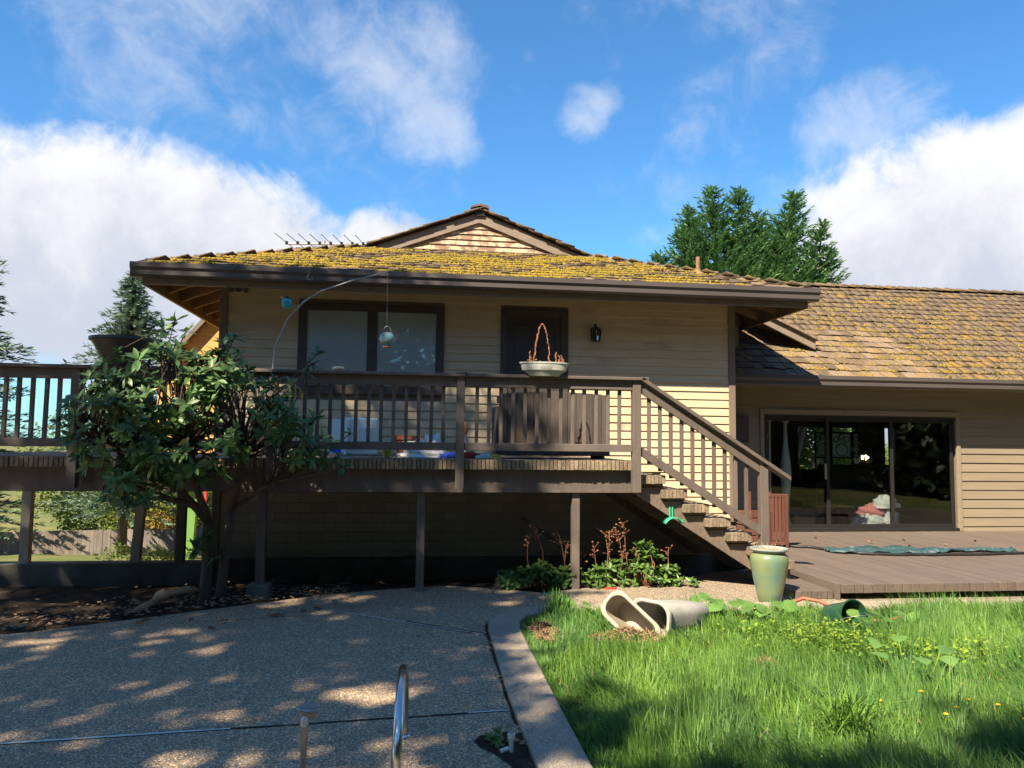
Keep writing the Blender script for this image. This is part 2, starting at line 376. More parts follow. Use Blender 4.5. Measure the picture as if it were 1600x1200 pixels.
def aggregate(name, tint, dark, sc_=105, flat=0.):
    m = bpy.data.materials.new(name); m.use_nodes = True; N = NT(m.node_tree); b = m.node_tree.nodes['Principled BSDF']
    tc = N.n('ShaderNodeTexCoord'); v = tc.outputs['Object']
    vo = N.n('ShaderNodeTexVoronoi'); N.put(vo.inputs['Vector'], v); vo.inputs['Scale'].default_value = sc_
    sp = N.n('ShaderNodeSeparateColor'); N.put(sp.inputs[0], vo.outputs['Color'])
    t = tint
    peb = N.ramp(sp.outputs[0], [(0,(.075*t[0],.070*t[1],.068*t[2])),(.3,(.16*t[0],.145*t[1],.13*t[2])),(.55,(.30*t[0],.26*t[1],.21*t[2])),(.8,(.42*t[0],.36*t[1],.28*t[2])),(1,(.66*t[0],.62*t[1],.55*t[2]))])
    base = N.mix(N.ss(vo.outputs['Distance'], .35, .75), peb, (.15*dark,.135*dark,.115*dark,1))
    base = N.mix(flat, base, (.27*tint[0],.25*tint[1],.22*tint[2],1))
    big = N.noise(v, .9, 7, .65); st = N.noise(v, 5, 5, .6)
    base = N.mix(N.m('MULTIPLY', N.ss(big, .50, .75), .40), base, (.10,.094,.086,1))
    base = N.mix(N.m('MULTIPLY', N.ss(st, .55, .75), .35), base, (.07,.066,.058,1))
    N.put(b.inputs['Base Color'], base); b.inputs['Roughness'].default_value = .85; b.inputs['Specular IOR Level'].default_value = .3
    bn = N.n('ShaderNodeBump'); bn.inputs['Strength'].default_value = .8; bn.inputs['Distance'].default_value = .006
    N.put(bn.inputs['Height'], N.m('SUBTRACT', 1.0, vo.outputs['Distance'])); N.put(b.inputs['Normal'], bn.outputs[0])
    MAT[name] = m
aggregate('aggregate', (1.50,1.17,.84), 1.5)
aggregate('aggregate_kerb', (1.30,1.20,1.08), 1.9, 150, .45)
aggregate('aggregate_walk', (1.08,.93,.78), 1.4)
# ================================================================== SETTING
def sstep(a, b, x): t = np.clip((x-a)/(b-a), 0, 1); return t*t*(3-2*t)
def terrain(x, y):
    z = -.08 - .30*sstep(8.2, 10.3, y) - np.clip(y-11.3, 0, 22)*.125*sstep(11.0, 15, y)
    return z + .05*np.sin(x*.9+1)*np.sin(y*.7)*sstep(11.5, 16, y)
gx = np.concatenate([np.array([-1500,-500,-200,-90]), np.linspace(-50,50,101), np.array([90,200,500,1500])])
gy = np.concatenate([np.array([-1500,-400,-100,-30]), np.linspace(-10,60,141), np.array([90,200,500,1500])])
XX, YY = np.meshgrid(gx, gy); ZZ = terrain(XX, YY)
nx = len(gx); ii = np.arange(nx*len(gy)).reshape(len(gy), nx)
fc = np.stack([ii[:-1,:-1].ravel(), ii[:-1,1:].ravel(), ii[1:,1:].ravel(), ii[1:,:-1].ravel()], 1)
g = npmesh('ground', np.stack([XX.ravel(), YY.ravel(), ZZ.ravel()], 1), fc, MAT['lawn_far'], smooth=True); tag(g, kind='structure')

outer = [(.62,-3),(.63,3.738),(.624,4.307),(.623,4.731),(.650,5.748),(.668,6.40),(.694,6.642),(.811,6.897),(.967,7.09),(1.23,7.225),(1.848,7.280),(2.725,7.255),(3.465,7.19),(4.129,7.17),(4.792,7.16),(11,7.10)]
inner = [(.89,-3),(.888,3.713),(.895,4.43),(.905,5.041),(.915,5.725),(.93,6.399),(.965,6.62),(1.058,6.82),(1.25,6.97),(1.786,7.01),(2.622,6.975),(3.333,6.91),(3.956,6.885),(4.57,6.86),(11,6.80)]
# patio and walk: slabs cast side by side with joints between them
def yj1(x): return 4.349 + (x+1.423)*(.180/2.06)
patio = MB().poly([(-12,-3),(.60,-3),(.615,yj1(.6)-.006),(-12,yj1(-12)-.006)], -.10, 0).build('patio', MAT['aggregate'], origin=(0,0,0)); tag(patio, kind='structure')
back = [(1.394,7.95),(1.03,8.16),(.44,8.41),(-.20,8.25),(-.86,7.99),(-2.337,7.05),(-3.2,6.55),(-12,4.9)]
MB().poly([(-12,yj1(-12)+.006),(.612,yj1(.6)+.006),(.605,4.731),(.632,5.748),(.650,6.25),(-.54,7.145),(-3.0,6.65),(-12,4.85)], -.10, 0).build('slab', MAT['aggregate'], patio, origin=(0,0,0))
MB().poly([(-.50,7.150),(.652,6.285),(.660,6.48),(.672,6.66),(.795,6.917),(.955,7.112),(1.225,7.245),(1.42,7.262),(1.382,7.94),(1.03,8.16),(.44,8.41),(-.20,8.25),(-.86,7.99),(-2.337,7.05),(-2.95,6.68),(-.54,7.166)], -.10, 0).build('slab', MAT['aggregate'], patio, origin=(0,0,0))
walk = MB().poly([(1.440,7.264),(1.848,7.30),(2.725,7.275),(3.465,7.21),(4.129,7.19),(11,7.12),(11,10.5),(4.9,10.5),(4.3,9.3),(3.6,9.0),(2.879,8.42),(2.0,8.22),(1.400,7.94)], -.10, .002).build('walk', MAT['aggregate_walk'], origin=(0,0,0)); tag(walk, kind='structure')
# raised aggregate band round the lawn, cast in short lengths
kerb = None
segs = [(0,2),(2,3),(3,4),(4,5),(5,9),(9,11),(11,13),(13,15)]
for a, b_ in segs:
    g_ = .006
    po = outer[a:b_+1]; pi_ = inner[a:b_+1]
    mb = MB().poly([*po, *reversed(pi_)][::-1], -.12, .030)
    o = mb.build('kerb' if kerb is None else 'kerb_length', MAT['aggregate_kerb'], kerb, origin=(0,0,0))
    bv = o.modifiers.new('b','BEVEL'); bv.width = .012; bv.segments = 2; bv.limit_method = 'ANGLE'
    if kerb is None: kerb = tag(o, kind='structure')
# white plastic strips left in the joints
def strip(name, a, b_, w, z, m, par, wob=0):
    a = Vector((*a,z)); b_ = Vector((*b_,z)); mb = MB(); d = (b_-a).normalized(); r = Vector((d.y,-d.x,0)); n = 10; pr = None
    for i in range(n+1):
        p = a.lerp(b_, i/n) + r*random.uniform(-wob,wob); ww = w*random.uniform(.6,1)/2
        mb.v += [p-r*ww, p+r*ww]
        if i: k = len(mb.v)-4; mb.f.append((k,k+1,k+3,k+2))
    return mb.build(name, m, par, origin=(0,0,0))
strip('joint_strip', (-3.4,yj1(-3.4)), (-.92,yj1(-.92)), .026, .005, MAT['joint'], patio)
strip('joint_strip', (.36,yj1(.36)), (.60,yj1(.6)), .02, .005, MAT['joint'], patio, .004)
strip('joint_gap', (-.92,yj1(-.92)), (.36,yj1(.36)), .018, .0045, MAT['crack'], patio, .004)
strip('joint_strip', (-.54,7.158), (.62,6.277), .022, .005, MAT['joint'], patio, .003)
strip('joint_gap', (.0,6.775), (.64,6.290), .040, .0045, MAT['crack'], patio, .012)
strip('joint_strip', (1.394,7.93), (1.430,7.27), .022, .006, MAT['joint'], patio)
for a, b_ in ((4,5),(5,6),(6,7),(7,8),(8,9),(9,10)):
    (x0,y0),(x1,y1) = outer[a],outer[b_]
    strip('joint_gap', (x0-.012,y0+.012), (x1-.012,y1+.012), .030, .006, MAT['crack'], patio, .010)
for x0,y0,x1,y1 in ((.618,4.3,.632,5.2),(.632,5.2,.655,6.2),(.622,3.2,.618,4.2)):
    strip('joint_gap', (x0-.008,y0), (x1-.008,y1), .018, .0052, MAT['crack'], patio, .006)
# lawn soil and planting bed
lawn = MB().poly([(.80,-3),(.80,3.7),(.83,6.3),(1.0,6.7),(1.25,6.92),(1.8,6.95),(11,6.75),(11,-3)], -.1, -.03).build('lawn', MAT['lawn_soil'], origin=(0,0,0)); tag(lawn, kind='structure')
bx, by = np.meshgrid(np.linspace(-6,4.3,104), np.linspace(6.0,10.7,60)); bz = -.035 - .12*((bx>.3)&(by<7.75)) - .30*sstep(8.5,10.4,by) + .02*np.sin(bx*7+by*3)*np.cos(by*9-bx*2) + rng.normal(0,.010,bx.shape)
ii = np.arange(bx.size).reshape(bx.shape); fc = np.stack([ii[:-1,:-1].ravel(), ii[:-1,1:].ravel(), ii[1:,1:].ravel(), ii[1:,:-1].ravel()],1)
bed = npmesh('planting_bed', np.stack([bx.ravel(),by.ravel(),bz.ravel()],1), fc, MAT['soil'], smooth=True); tag(bed, kind='structure')

# ================================================================== HOUSE
YW = 10.64; XL, XR = -2.56, 4.67; CX = 1.055
house = thing('house', 'tan lap sided house with mossy shake roof and brown trim', 'house', (CX, 10.9, -.4))
def siding(par, matl, x0, x1, z0, z1, Y, ex=.116, openings=(), name='siding_board', th=.026):
    z = z0
    while z < z1-.02:
        zt = min(z+ex, z1)
        segs = [(x0, x1)]
        for ox0, ox1, oz0, oz1 in openings:
            if zt > oz0+.03 and z < oz1-.03:
                ns = []
                for a, b_ in segs:
                    if ox1 <= a or ox0 >= b_: ns.append((a,b_)); continue
                    if ox0 > a: ns.append((a,ox0))
                    if ox1 < b_: ns.append((ox1,b_))
                segs = ns
        pieces = []
        for a, b_ in segs:
            if b_-a < .03: continue
            cuts = [a]
            while b_ - cuts[-1] > 2.6: cuts.append(cuts[-1] + random.uniform(1.2, min(3.6, b_-cuts[-1]-.4)))
            cuts.append(b_)
            pieces += [(c0, c1-(.0025 if c1 < b_ else 0)) for c0, c1 in zip(cuts, cuts[1:])]
        for a, b_ in pieces:
            j = random.uniform(-.002,.002)
            MB().add([(a,Y,z-.012),(b_,Y,z-.012),(b_,Y-th+j,z-.012),(a,Y-th+j,z-.012),(a,Y,zt),(b_,Y,zt),(b_,Y-.008,zt),(a,Y-.008,zt)],
                     [(0,1,2,3),(3,2,6,7),(0,3,7,4),(1,5,6,2),(4,7,6,5),(0,4,5,1)]).build(name, matl, par)
        z += ex
WIN = (-1.53, .44, 2.17, 3.41); DOOR = (1.23, 2.19, 1.30, 3.42)
wall = MB().box(XL,XR,YW,YW+.15,-.40,3.80).build('wall', MAT['mortar'], house)
siding(wall, MAT['siding'], XL+.10, XR-.10, 1.16, 3.78, YW, openings=(WIN, DOOR))
siding(wall, MAT['siding'], 3.55, XR-.10, .464, 1.16, YW)
# painted masonry below the deck
z = 1.10; row = 0
while z > .0:
    x = XL + (.0 if row % 2 else -.16)
    xe = 3.52 if z > .46 else XR-.10
    while x < xe:
        a = max(x+.002, XL); b_ = min(x+.318, xe)
        if b_-a > .03: MB().box(a,b_,YW-.022+random.uniform(-.003,.003),YW,z-.127,z-.003).build('block', MAT['block'], wall)
        x += .32
    z -= .13; row += 1
MB().box(XL-.02,XR,YW-.06,YW,-.42,-.012).build('foundation', MAT['foundation'], house)
for x0 in (XL, XR-.10): MB().bbox(x0,x0+.10,YW-.042,YW+.02,-.0 if x0<0 else .44,3.72).build('corner_board', MAT['trim'], house)
MB().box(XL+.10,XR-.10,YW-.040,YW,3.60,3.74).build('frieze_board', MAT['trim'], house)
# side walls
MB().box(XL,XL+.15,YW+.15,20,-.5,3.9).build('wall', MAT['siding_gold'], house)
mr = MB().box(XR-.15,XR,YW+.15,20,-.5,3.9).build('wall', MAT['siding'], house)
# window
win = MB().box(WIN[0],WIN[1],YW-.055,YW,WIN[3]-.10,WIN[3]).build('window', MAT['trim_dark'], house)
for a in ((WIN[0],WIN[0]+.115,WIN[2],WIN[3]-.10),(WIN[1]-.115,WIN[1],WIN[2],WIN[3]-.10),(-.61,-.475,WIN[2]+.12,WIN[3]-.10)):
    MB().bbox(a[0],a[1],YW-.055,YW,a[2],a[3]).build('frame', MAT['trim_dark'], win)
MB().bbox(WIN[0]+.115,WIN[1]-.115,YW-.060,YW,WIN[2],WIN[2]+.12).build('sill', MAT['trim_dark'], win)
for a, b_ in ((WIN[0]+.115,-.61),(-.475,WIN[1]-.115)):
    MB().box(a,b_,YW-.030,YW-.026,WIN[2]+.12,WIN[3]-.10).build('pane', MAT['glass'], win)
    MB().box(a,b_,YW-.012,YW-.006,WIN[2]+.12,WIN[3]-.10).build('blind', MAT['blind'], win)
# door
door = MB().box(DOOR[0]+.10,DOOR[1]-.10,YW-.028,YW,1.36,DOOR[3]-.10).build('door', MAT['door'], house)
for a in ((DOOR[0],DOOR[0]+.10,1.36,DOOR[3]),(DOOR[1]-.10,DOOR[1],1.36,DOOR[3])): MB().bbox(a[0],a[1],YW-.050,YW,a[2],a[3]).build('frame', MAT['trim_dark'], door)
MB().bbox(DOOR[0]+.10,DOOR[1]-.10,YW-.050,YW,DOOR[3]-.10,DOOR[3]).build('frame', MAT['trim_dark'], door)
for x0,x1,z0,z1 in ((1.42,1.66,1.5,2.1),(1.76,2.0,1.5,2.1),(1.42,1.66,2.2,3.2),(1.76,2.0,2.2,3.2)): MB().bbox(x0,x1,YW-.040,YW-.02,z0,z1,.012).build('panel', MAT['door'], door)
MB().lathe([(0,0),(.028,.004),(.03,.03),(.012,.035),(.012,.06)], n=12, M=Matrix.Translation((1.385,YW-.028,2.33)) @ Matrix.Rotation(R(90),4,'X')).build('handle', MAT['steel'], door, smooth=True)

# ---- roofs
class Plane:
    def __init__(s, o, ex, ey):
        s.o = Vector(o); s.ex = Vector(ex).normalized(); s.ey = Vector(ey).normalized(); s.ez = s.ex.cross(s.ey)
        s.M = Matrix((s.ex, s.ey, s.ez)).transposed()
    def at(s, a, b, c=0): return s.o + s.ex*a + s.ey*b + s.ez*c
P_ = .375; GX0, GX1, GY, GZ = -3.33, 5.44, 9.88, 3.70
sl_ = math.hypot(1, P_)
front = Plane((GX0,GY,GZ), (1,0,0), (0,1,P_))
left = Plane((GX0,20,GZ), (0,-1,0), (1,0,P_))
right = Plane((GX1,GY,GZ), (0,1,0), (-1,0,P_))
TG = 2.50                                   # run to the gablet
YG = GY + TG
roof = MB()
B0 = -.035
def q(*pts): 
    b = len(roof.v); roof.v += [Vector(p) for p in pts]; roof.f.append(tuple(range(b,b+len(pts))))
zt = GZ + P_*TG; zr = GZ + P_*(CX-GX0)
for d in (-.03,-.075):
    q((GX0,GY,GZ+d),(GX1,GY,GZ+d),(GX1-TG,YG,zt+d),(GX0+TG,YG,zt+d))
    q((GX0,GY,GZ+d),(GX0+TG,YG,zt+d),(GX0+TG,YG-.04,zt+d),(CX,YG-.04,zr+d),(CX,20,zr+d),(GX0,20,GZ+d))
    q((GX1,GY,GZ+d),(GX1,20,GZ+d),(CX,20,zr+d),(CX,YG-.04,zr+d),(GX1-TG,YG-.04,zt+d),(GX1-TG,YG,zt+d))
roof = roof.build('roof', MAT['rafter'], house)
shake_me = []
for k in range(6):
    w = .5; h = .34; th = [.026,.034,.022,.040,.030,.036][k]; j = [.0,.02,-.015,.01,-.01,.015][k]
    me = bpy.data.meshes.new('shake'); me.from_pydata([(-w,j*.6,.0),(w,-j*.4,.0),(w,h,-.01),(-w,h,-.01),(-w*.995,j*.6,th),(w*.99,-j*.4,th*.92),(w,h,.006),(-w,h,.006)], [], [(0,3,2,1),(4,5,6,7),(0,1,5,4),(1,2,6,5),(2,3,7,6),(3,0,4,7)]); me.materials.append(MAT['shake']); me.materials.append(MAT['shake_butt']); me.polygons[2].material_index = 1; shake_me.append(me)
sv = [np.array([v.co[:] for v in me.vertices]) for me in shake_me]; sf = np.array([p.vertices[:] for p in shake_me[0].polygons])
rest_v = []; rest_n = 0
def shakes(pl, lim, tmax, ex=.235, isp=lambda s,t: False, wmin=.10, wmax=.22, par=None):
    global rest_n
    t = -.05; k = 0
    Mx = np.array(pl.M)
    while t < tmax:
        s0, s1 = lim(t+.06); s = s0 + random.uniform(-.05,0)
        while s < s1:
            w = random.uniform(wmin,wmax); w = min(w, s1-s+.02); 
            if w < .03: break
            kk = random.randrange(6); tj = t + random.uniform(-.012,.014); h = random.uniform(0,.010); tilt = random.uniform(-.02,.02)
            loc = pl.at(s+w/2, tj, h)
            if isp(s, t): 
                inst(shake_me[kk], 'shake', par, loc, pl.M @ Matrix.Rotation(tilt,3,'Z'), (w-.006,1,1))
            else:
                v = sv[kk]*np.array([w-.006,1,1]); rest_v.append(v @ Mx.T + np.array(loc))
            s += w
        t += ex; k += 1
def flush(name, par):
    global rest_v
    v = np.concatenate(rest_v); n = len(rest_v); f = (sf[None]+8*np.arange(n)[:,None,None]).reshape(-1,4)
    o = npmesh(name, v, f, MAT['shake'], par, WO[par], kind='stuff'); o.data.materials.append(MAT['shake_butt']); mi = np.tile(np.array([0,0,1,0,0,0],np.int32),n); o.data.polygons.foreach_set('material_index', mi); rest_v = []; return o
shakes(front, lambda t: (max(t,0)/sl_, GX1-GX0-max(t,0)/sl_), TG*sl_-.05, isp=lambda s,t: t < .35, par=roof)
LL = 20-GY
def liml(t): r = t/sl_; return (0, LL-r if r < TG else 20-YG+.10)
def limr(t): r = t/sl_; return (r if r < TG else TG-.10, LL)
shakes(left, liml, (CX-GX0)*sl_-.08, par=roof, wmin=.16, wmax=.32)
shakes(right, limr, (CX-GX0)*sl_-.08, par=roof, wmin=.16, wmax=.32)
# hip and ridge caps
def caps(a, b_, n, w=.22):
    a = Vector(a); b_ = Vector(b_); d = (b_-a).normalized(); r = d.cross(Vector((0,0,1))).normalized()
    for i in range(n):
        p = a.lerp(b_, i/n); p2 = a.lerp(b_, (i+1.35)/n); L = (p2-p)
        for sd in (-1,1):
            o_ = r*sd*w*.5; dn = Vector((0,0,-.045)); th = Vector((0,0,random.uniform(.028,.040)))
            MB().add([p,p+o_+dn,p2+o_+dn-Vector((0,0,.02)),p2-Vector((0,0,.02)),p+th,p+o_+dn+th,p2+o_+dn,p2], [(0,1,2,3),(4,7,6,5),(0,4,5,1),(1,5,6,2),(2,6,7,3),(3,7,4,0)]).build('cap_shake', MAT['shake'], roof)
caps((GX0+.03,GY+.03,GZ+.035),(GX0+TG,YG,zt+.045),11); caps((GX1-.03,GY+.03,GZ+.035),(GX1-TG,YG,zt+.045),11)
caps((CX,YG-.12,zr+.05),(CX,19.8,zr+.05),26,.30)
flush('shake_field', roof)
# moss cushions
ring = np.array([(math.cos(a),math.sin(a)) for a in np.arange(6)*math.pi/3])
mv = np.concatenate([np.c_[ring*1.0, np.zeros(6)], np.c_[ring*.72, np.full(6,.65)], [[0,0,1.0]]]); mf = [(i,(i+1)%6,6+(i+1)%6) for i in range(6)]+[(i,6+(i+1)%6,6+i) for i in range(6)]+[(6+i,6+(i+1)%6,12) for i in range(6)]; mf = np.array(mf)
def nz2(x, y, s=0):
    return (np.sin(x*1.9+s)*np.sin(y*2.7+s*2)+np.sin(x*4.3-y*3.1+s)*.7+np.sin(x*9.1+y*7.7+2*s)*.45+np.sin(x*17.3-y*13+s)*.3)/2.45
def moss(pl, smax, tmax, n, dens, par, base=.032, ex=.235, msz=1.0):
    vs = []; at = []
    for _ in range(n):
        s = random.uniform(.05, smax-.05); t = (int(random.uniform(0,tmax/ex))*ex - .05) + (abs(random.gauss(0,.085)) if random.random() < .7 else random.uniform(0,.22)) - .012
        if t > tmax: continue
        if random.random() > dens(s,t): continue
        sx_ = random.uniform(.010,.036)*msz; sy_ = random.uniform(.010,.026)*msz; h = random.uniform(.008,.026)*msz
        v = mv*np.array([sx_,sy_,h]) * (1+rng.normal(0,.12,(13,1)))
        loc = np.array(pl.at(s, t, base-.03*max(0,min(1,(t+.05)%ex/ex))))
        vs.append(v @ np.array(pl.M).T + loc); at.append(np.full(13, np.clip(.40+.5*nz2(s,t,3)+random.gauss(0,.30) ,0,1)))
    v = np.concatenate(vs); f = (mf[None]+13*np.arange(len(vs))[:,None,None]).reshape(-1,3)
    return npmesh('moss', v, f, MAT['moss'], par, WO[par], attr=np.concatenate(at), kind='stuff', smooth=True)
def dmain(s, t):
    e = max(t,0)/sl_
    if s < e+.1 or s > GX1-GX0-e-.1: return 0
    edge = min(1, max(0,(8.0-s)/1.6))*min(1,(s+.8)/1.8)
    return max(0, min(1, (.52+1.5*float(nz2(s*.9,t*1.5,1)) - .22*max(0,t-1.3)))) * edge
moss(front, GX1-GX0, TG*sl_-.1, 34000, dmain, roof)
# gutters
gp = [(0,0),(-.012,.055),(-.03,.075),(-.045,.13),(-.115,.13),(-.115,.118),(-.11,.005)]
gp = [(-.0,-.17),(-.0,0),(-.014,0.0),(-.014,-.012),(-.004,-.012)]
def gutter(x0, x1, y, z, par, nm='gutter'):
    pr = [(y+.012,z-.175),(y-.075,z-.175),(y-.100,z-.150),(y-.100,z-.095),(y-.125,z-.060),(y-.125,z-.004),(y-.116,z),(y-.105,z-.01),(y+.0,z-.01),(y+.012,z-.02)]
    return MB().extr(pr, x0, x1).build(nm, MAT['gutter'], par, smooth=30)
gutter(GX0-.11, GX1+.11, GY+.02, GZ+.0, house)
for xx, sg in ((GX0,-1),(GX1,1)):
    pr = [(xx-.012*sg-.02*sg,GZ-.175),(xx+.055*sg,GZ-.175),(xx+.08*sg,GZ-.15),(xx+.08*sg,GZ-.095),(xx+.105*sg,GZ-.06),(xx+.105*sg,GZ-.004),(xx+.09*sg,GZ-.006),(xx-.032*sg,GZ-.02)]
    MB().extr(pr, GY+.035, 12.9 if sg>0 else 20, axis='y').build('gutter', MAT['gutter'], house, smooth=30)
for xx, sg in ((GX0,1),(GX1,-1)):
    MB().box(min(xx,xx+.04*sg), max(xx,xx+.04*sg), GY+.05, 20, GZ-.26, GZ-.06).build('fascia', MAT['trim'], house)
MB().box(GX0+.04, GX1-.04, GY+.034, GY+.075, GZ-.25, GZ-.06).build('fascia', MAT['trim'], house)
# exposed rafters
for sg, xe, xw in ((1,GX0,XL),(-1,GX1,XR)):
    y = GY+.9
    while y < 16:
        MB().bar((xe+.04*sg,y,GZ-.14),(xw+.1*sg,y,GZ-.14+P_*(abs(xw-xe)+.06)),.045,.13).build('rafter', MAT['rafter'], house); y += .61
    MB().bar((xe+.06*sg,GY+.06,GZ-.15),(xw+.1*sg,YW+.2,GZ-.15+P_*.85),.06,.15).build('rafter', MAT['rafter'], house)
x = GX0+.9
while x < GX1-.8:
    MB().bar((x,GY+.08,GZ-.14),(x,YW+.05,GZ-.14+P_*.68),.045,.13).build('rafter', MAT['rafter'], house); x += .61
# gablet
gab = MB().add([(GX0+TG+.02,YG+.05,zt-.02),(GX1-TG-.02,YG+.05,zt-.02),(CX,YG+.05,zr-.06)],[(0,1,2)]).build('gable', MAT['mortar'], house)
z = zt+.04; 
while z < zr-.14:
    h0 = (zr-.12-z)/P_; h1 = max(.0,(zr-.12-z-.092)/P_)
    MB().add([(CX-h0,YG+.048,z-.01),(CX+h0,YG+.048,z-.01),(CX+h0,YG+.002,z-.01),(CX-h0,YG+.002,z-.01),(CX-h1,YG+.048,z+.092),(CX+h1,YG+.048,z+.092),(CX+h1,YG+.026,z+.092),(CX-h1,YG+.026,z+.092)],[(0,1,2,3),(3,2,6,7),(0,3,7,4),(1,5,6,2),(4,7,6,5),(0,4,5,1)]).build('siding_board', MAT['siding_worn'], gab); z += .092
for sg in (-1,1):
    hw = CX-GX0-TG+.10
    MB().add([(CX,YG-.035,zr-.05),(CX+sg*hw,YG-.035,zr-.05-P_*hw),(CX+sg*(hw-.12),YG-.035,zr-.21-P_*(hw-.12)),(CX,YG-.035,zr-.21),(CX,YG-.003,zr-.05),(CX+sg*hw,YG-.003,zr-.05-P_*hw),(CX+sg*(hw-.12),YG-.003,zr-.21-P_*(hw-.12)),(CX,YG-.003,zr-.21)],[(0,1,2,3),(4,7,6,5),(0,4,5,1),(1,5,6,2),(2,6,7,3),(3,7,4,0)]).build('barge_board', MAT['barge'], gab)
MB().bar((CX,YG-.02,zr-.06),(CX,YG-.07,zr-.06),.16,.10).build('ridge_end', MAT['black_metal'], gab)
# vent pipe
vp = MB().tube([(4.25,10.95,4.03),(4.25,10.95,4.36)],.032,12); vp.lathe([(.10,0),(.05,.04),(.034,.09)],(4.25,10.95,4.08),14); vp.build('vent_pipe', MAT['twig'], roof, smooth=40)

# ---- lower wing on the right
YV = 11.80; EZ = 2.62; EY = 11.20; WP = .64; WX1 = 13.0; ZR2 = EZ+WP*3.4; YR2 = EY+3.4
SX0, SX1, SZ0, SZ1 = 5.68, 9.02, .18, 2.04
wing = MB().box(XR,SX0-.06,YV,YV+.14,-.3,2.62).box(SX0-.06,SX1+.06,YV,YV+.14,SZ1+.02,2.62).box(SX1+.06,WX1,YV,YV+.14,-.3,2.62).build('wing_wall', MAT['mortar'], house)
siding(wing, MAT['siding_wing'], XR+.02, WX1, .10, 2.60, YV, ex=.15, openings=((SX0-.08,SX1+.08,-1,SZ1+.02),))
for a in ((SX0-.09,SX0-.02),(SX1+.02,SX1+.09)): MB().bbox(a[0],a[1],YV-.045,YV,.16,SZ1+.09).build('door_casing', MAT['siding_wing'], wing)
MB().bbox(SX0-.02,SX1+.02,YV-.045,YV,SZ1+.02,SZ1+.09).build('door_casing', MAT['siding_wing'], wing)
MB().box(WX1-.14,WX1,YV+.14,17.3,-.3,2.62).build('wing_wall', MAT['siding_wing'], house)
WB = ((9.17,9.83,.98,1.96),(10.05,10.62,.98,1.96),(11.40,11.66,.90,1.98))
bw = MB().box(XR,WX1-.14,17.3,17.44,-1.5,.90).box(XR,WX1-.14,17.3,17.44,1.98,2.62)
xs = [XR]+[v for w in WB for v in w[:2]]+[WX1-.14]
for i in range(0,len(xs),2): bw.box(xs[i],xs[i+1],17.3,17.44,.90,1.98)
for w in WB: bw.box(w[0],w[1],17.3,17.44,.90,w[2]-.001) if w[2] > .9 else None
bw.build('wing_wall', MAT['room'], house)
MB().box(XR,WX1-.14,YV+.14,17.3,.02,.14).build('floor', MAT['room_floor'], house)
MB().box(XR,WX1-.14,YV+.14,17.3,2.46,2.52).build('ceiling', MAT['room'], house)
MB().box(XR+.01,XR+.05,YV+.14,17.3,.14,2.46).build('partition', MAT['room'], house)
# sliding door
sd = MB().box(SX0-.02,SX1+.02,YV-.02,YV+.08,SZ1-.05,SZ1+.02).build('sliding_door', MAT['black_metal'], house)
for a, b_, y in ((SX0,6.80,YV+.045),(6.74,7.92,YV+.012),(7.87,SX1,YV+.045)):
    for x0,x1,z0,z1 in ((a,a+.055,SZ0+.03,SZ1-.05),(b_-.055,b_,SZ0+.03,SZ1-.05),(a+.055,b_-.055,SZ0+.03,SZ0+.095),(a+.055,b_-.055,SZ1-.10,SZ1-.05)):
        MB().box(x0,x1,y-.014,y+.014,z0,z1).build('frame', MAT['black_metal'], sd)
    MB().box(a+.055,b_-.055,y-.003,y+.003,SZ0+.095,SZ1-.10).build('pane', MAT['glass_slider'], sd)
MB().box(SX0-.02,SX1+.02,YV-.05,YV+.09,SZ0-.02,SZ0+.03).build('threshold', MAT['black_metal'], sd)
MB().bbox(6.70,6.735,YV-.02,YV+.0,1.0,1.25).build('handle', MAT['steel'], sd)
MB().bbox(5.05,5.36,YV-.13,YV-.02,1.58,2.00).build('meter_box', MAT['trim_dark'], wing)
# wing roof
w2 = MB()
for d in (-.03,-.08):
    w2.add([(XR+.01,EY,EZ+d),(WX1+.3,EY,EZ+d),(WX1+.3,YR2,ZR2+d),(2.4,YR2,ZR2+d)],[(0,1,2,3)]); w2.add([(2.4,YR2,ZR2+d),(WX1+.3,YR2,ZR2+d),(WX1+.3,YR2+3.4,EZ+d),(4.7,YR2+3.4,EZ+d)],[(0,1,2,3)])
wroof = w2.build('wing_roof', MAT['rafter'], house)
wpl = Plane((XR+.01,EY,EZ),(1,0,0),(0,1,WP)); ws = math.hypot(1,WP)
def limw(t):
    z = EZ + WP*max(t,0)/ws
    x0 = .03 if z < GZ-.05 else max(.03, GX1-(z-GZ)/P_ - XR - .3)
    return (x0, WX1-XR)
shakes(wpl, limw, 3.4*ws-.1, ex=.225, isp=lambda s,t: (t < 1.75 and s < 3.55), wmin=.11, wmax=.24, par=wroof)
caps((2.6,YR2,ZR2+.05),(WX1+.2,YR2,ZR2+.05),40,.28)
flush('shake_field', wroof)
def dwing(s, t):
    return max(0,min(1,(.27+.95*float(nz2(s*1.4,t*2.2,5)) + .22*(1-t/4))))*min(1,max(0,(s-1.0)/.5))
moss(wpl, WX1-XR-2, 3.9, 12000, dwing, wroof, ex=.225, msz=.85)
gutter(XR-.02, WX1+.35, EY+.02, EZ+.01, house)
MB().box(XR,WX1,EY+.04,YV,EZ-.14,EZ-.10).build('soffit', MAT['siding_wing'], house)
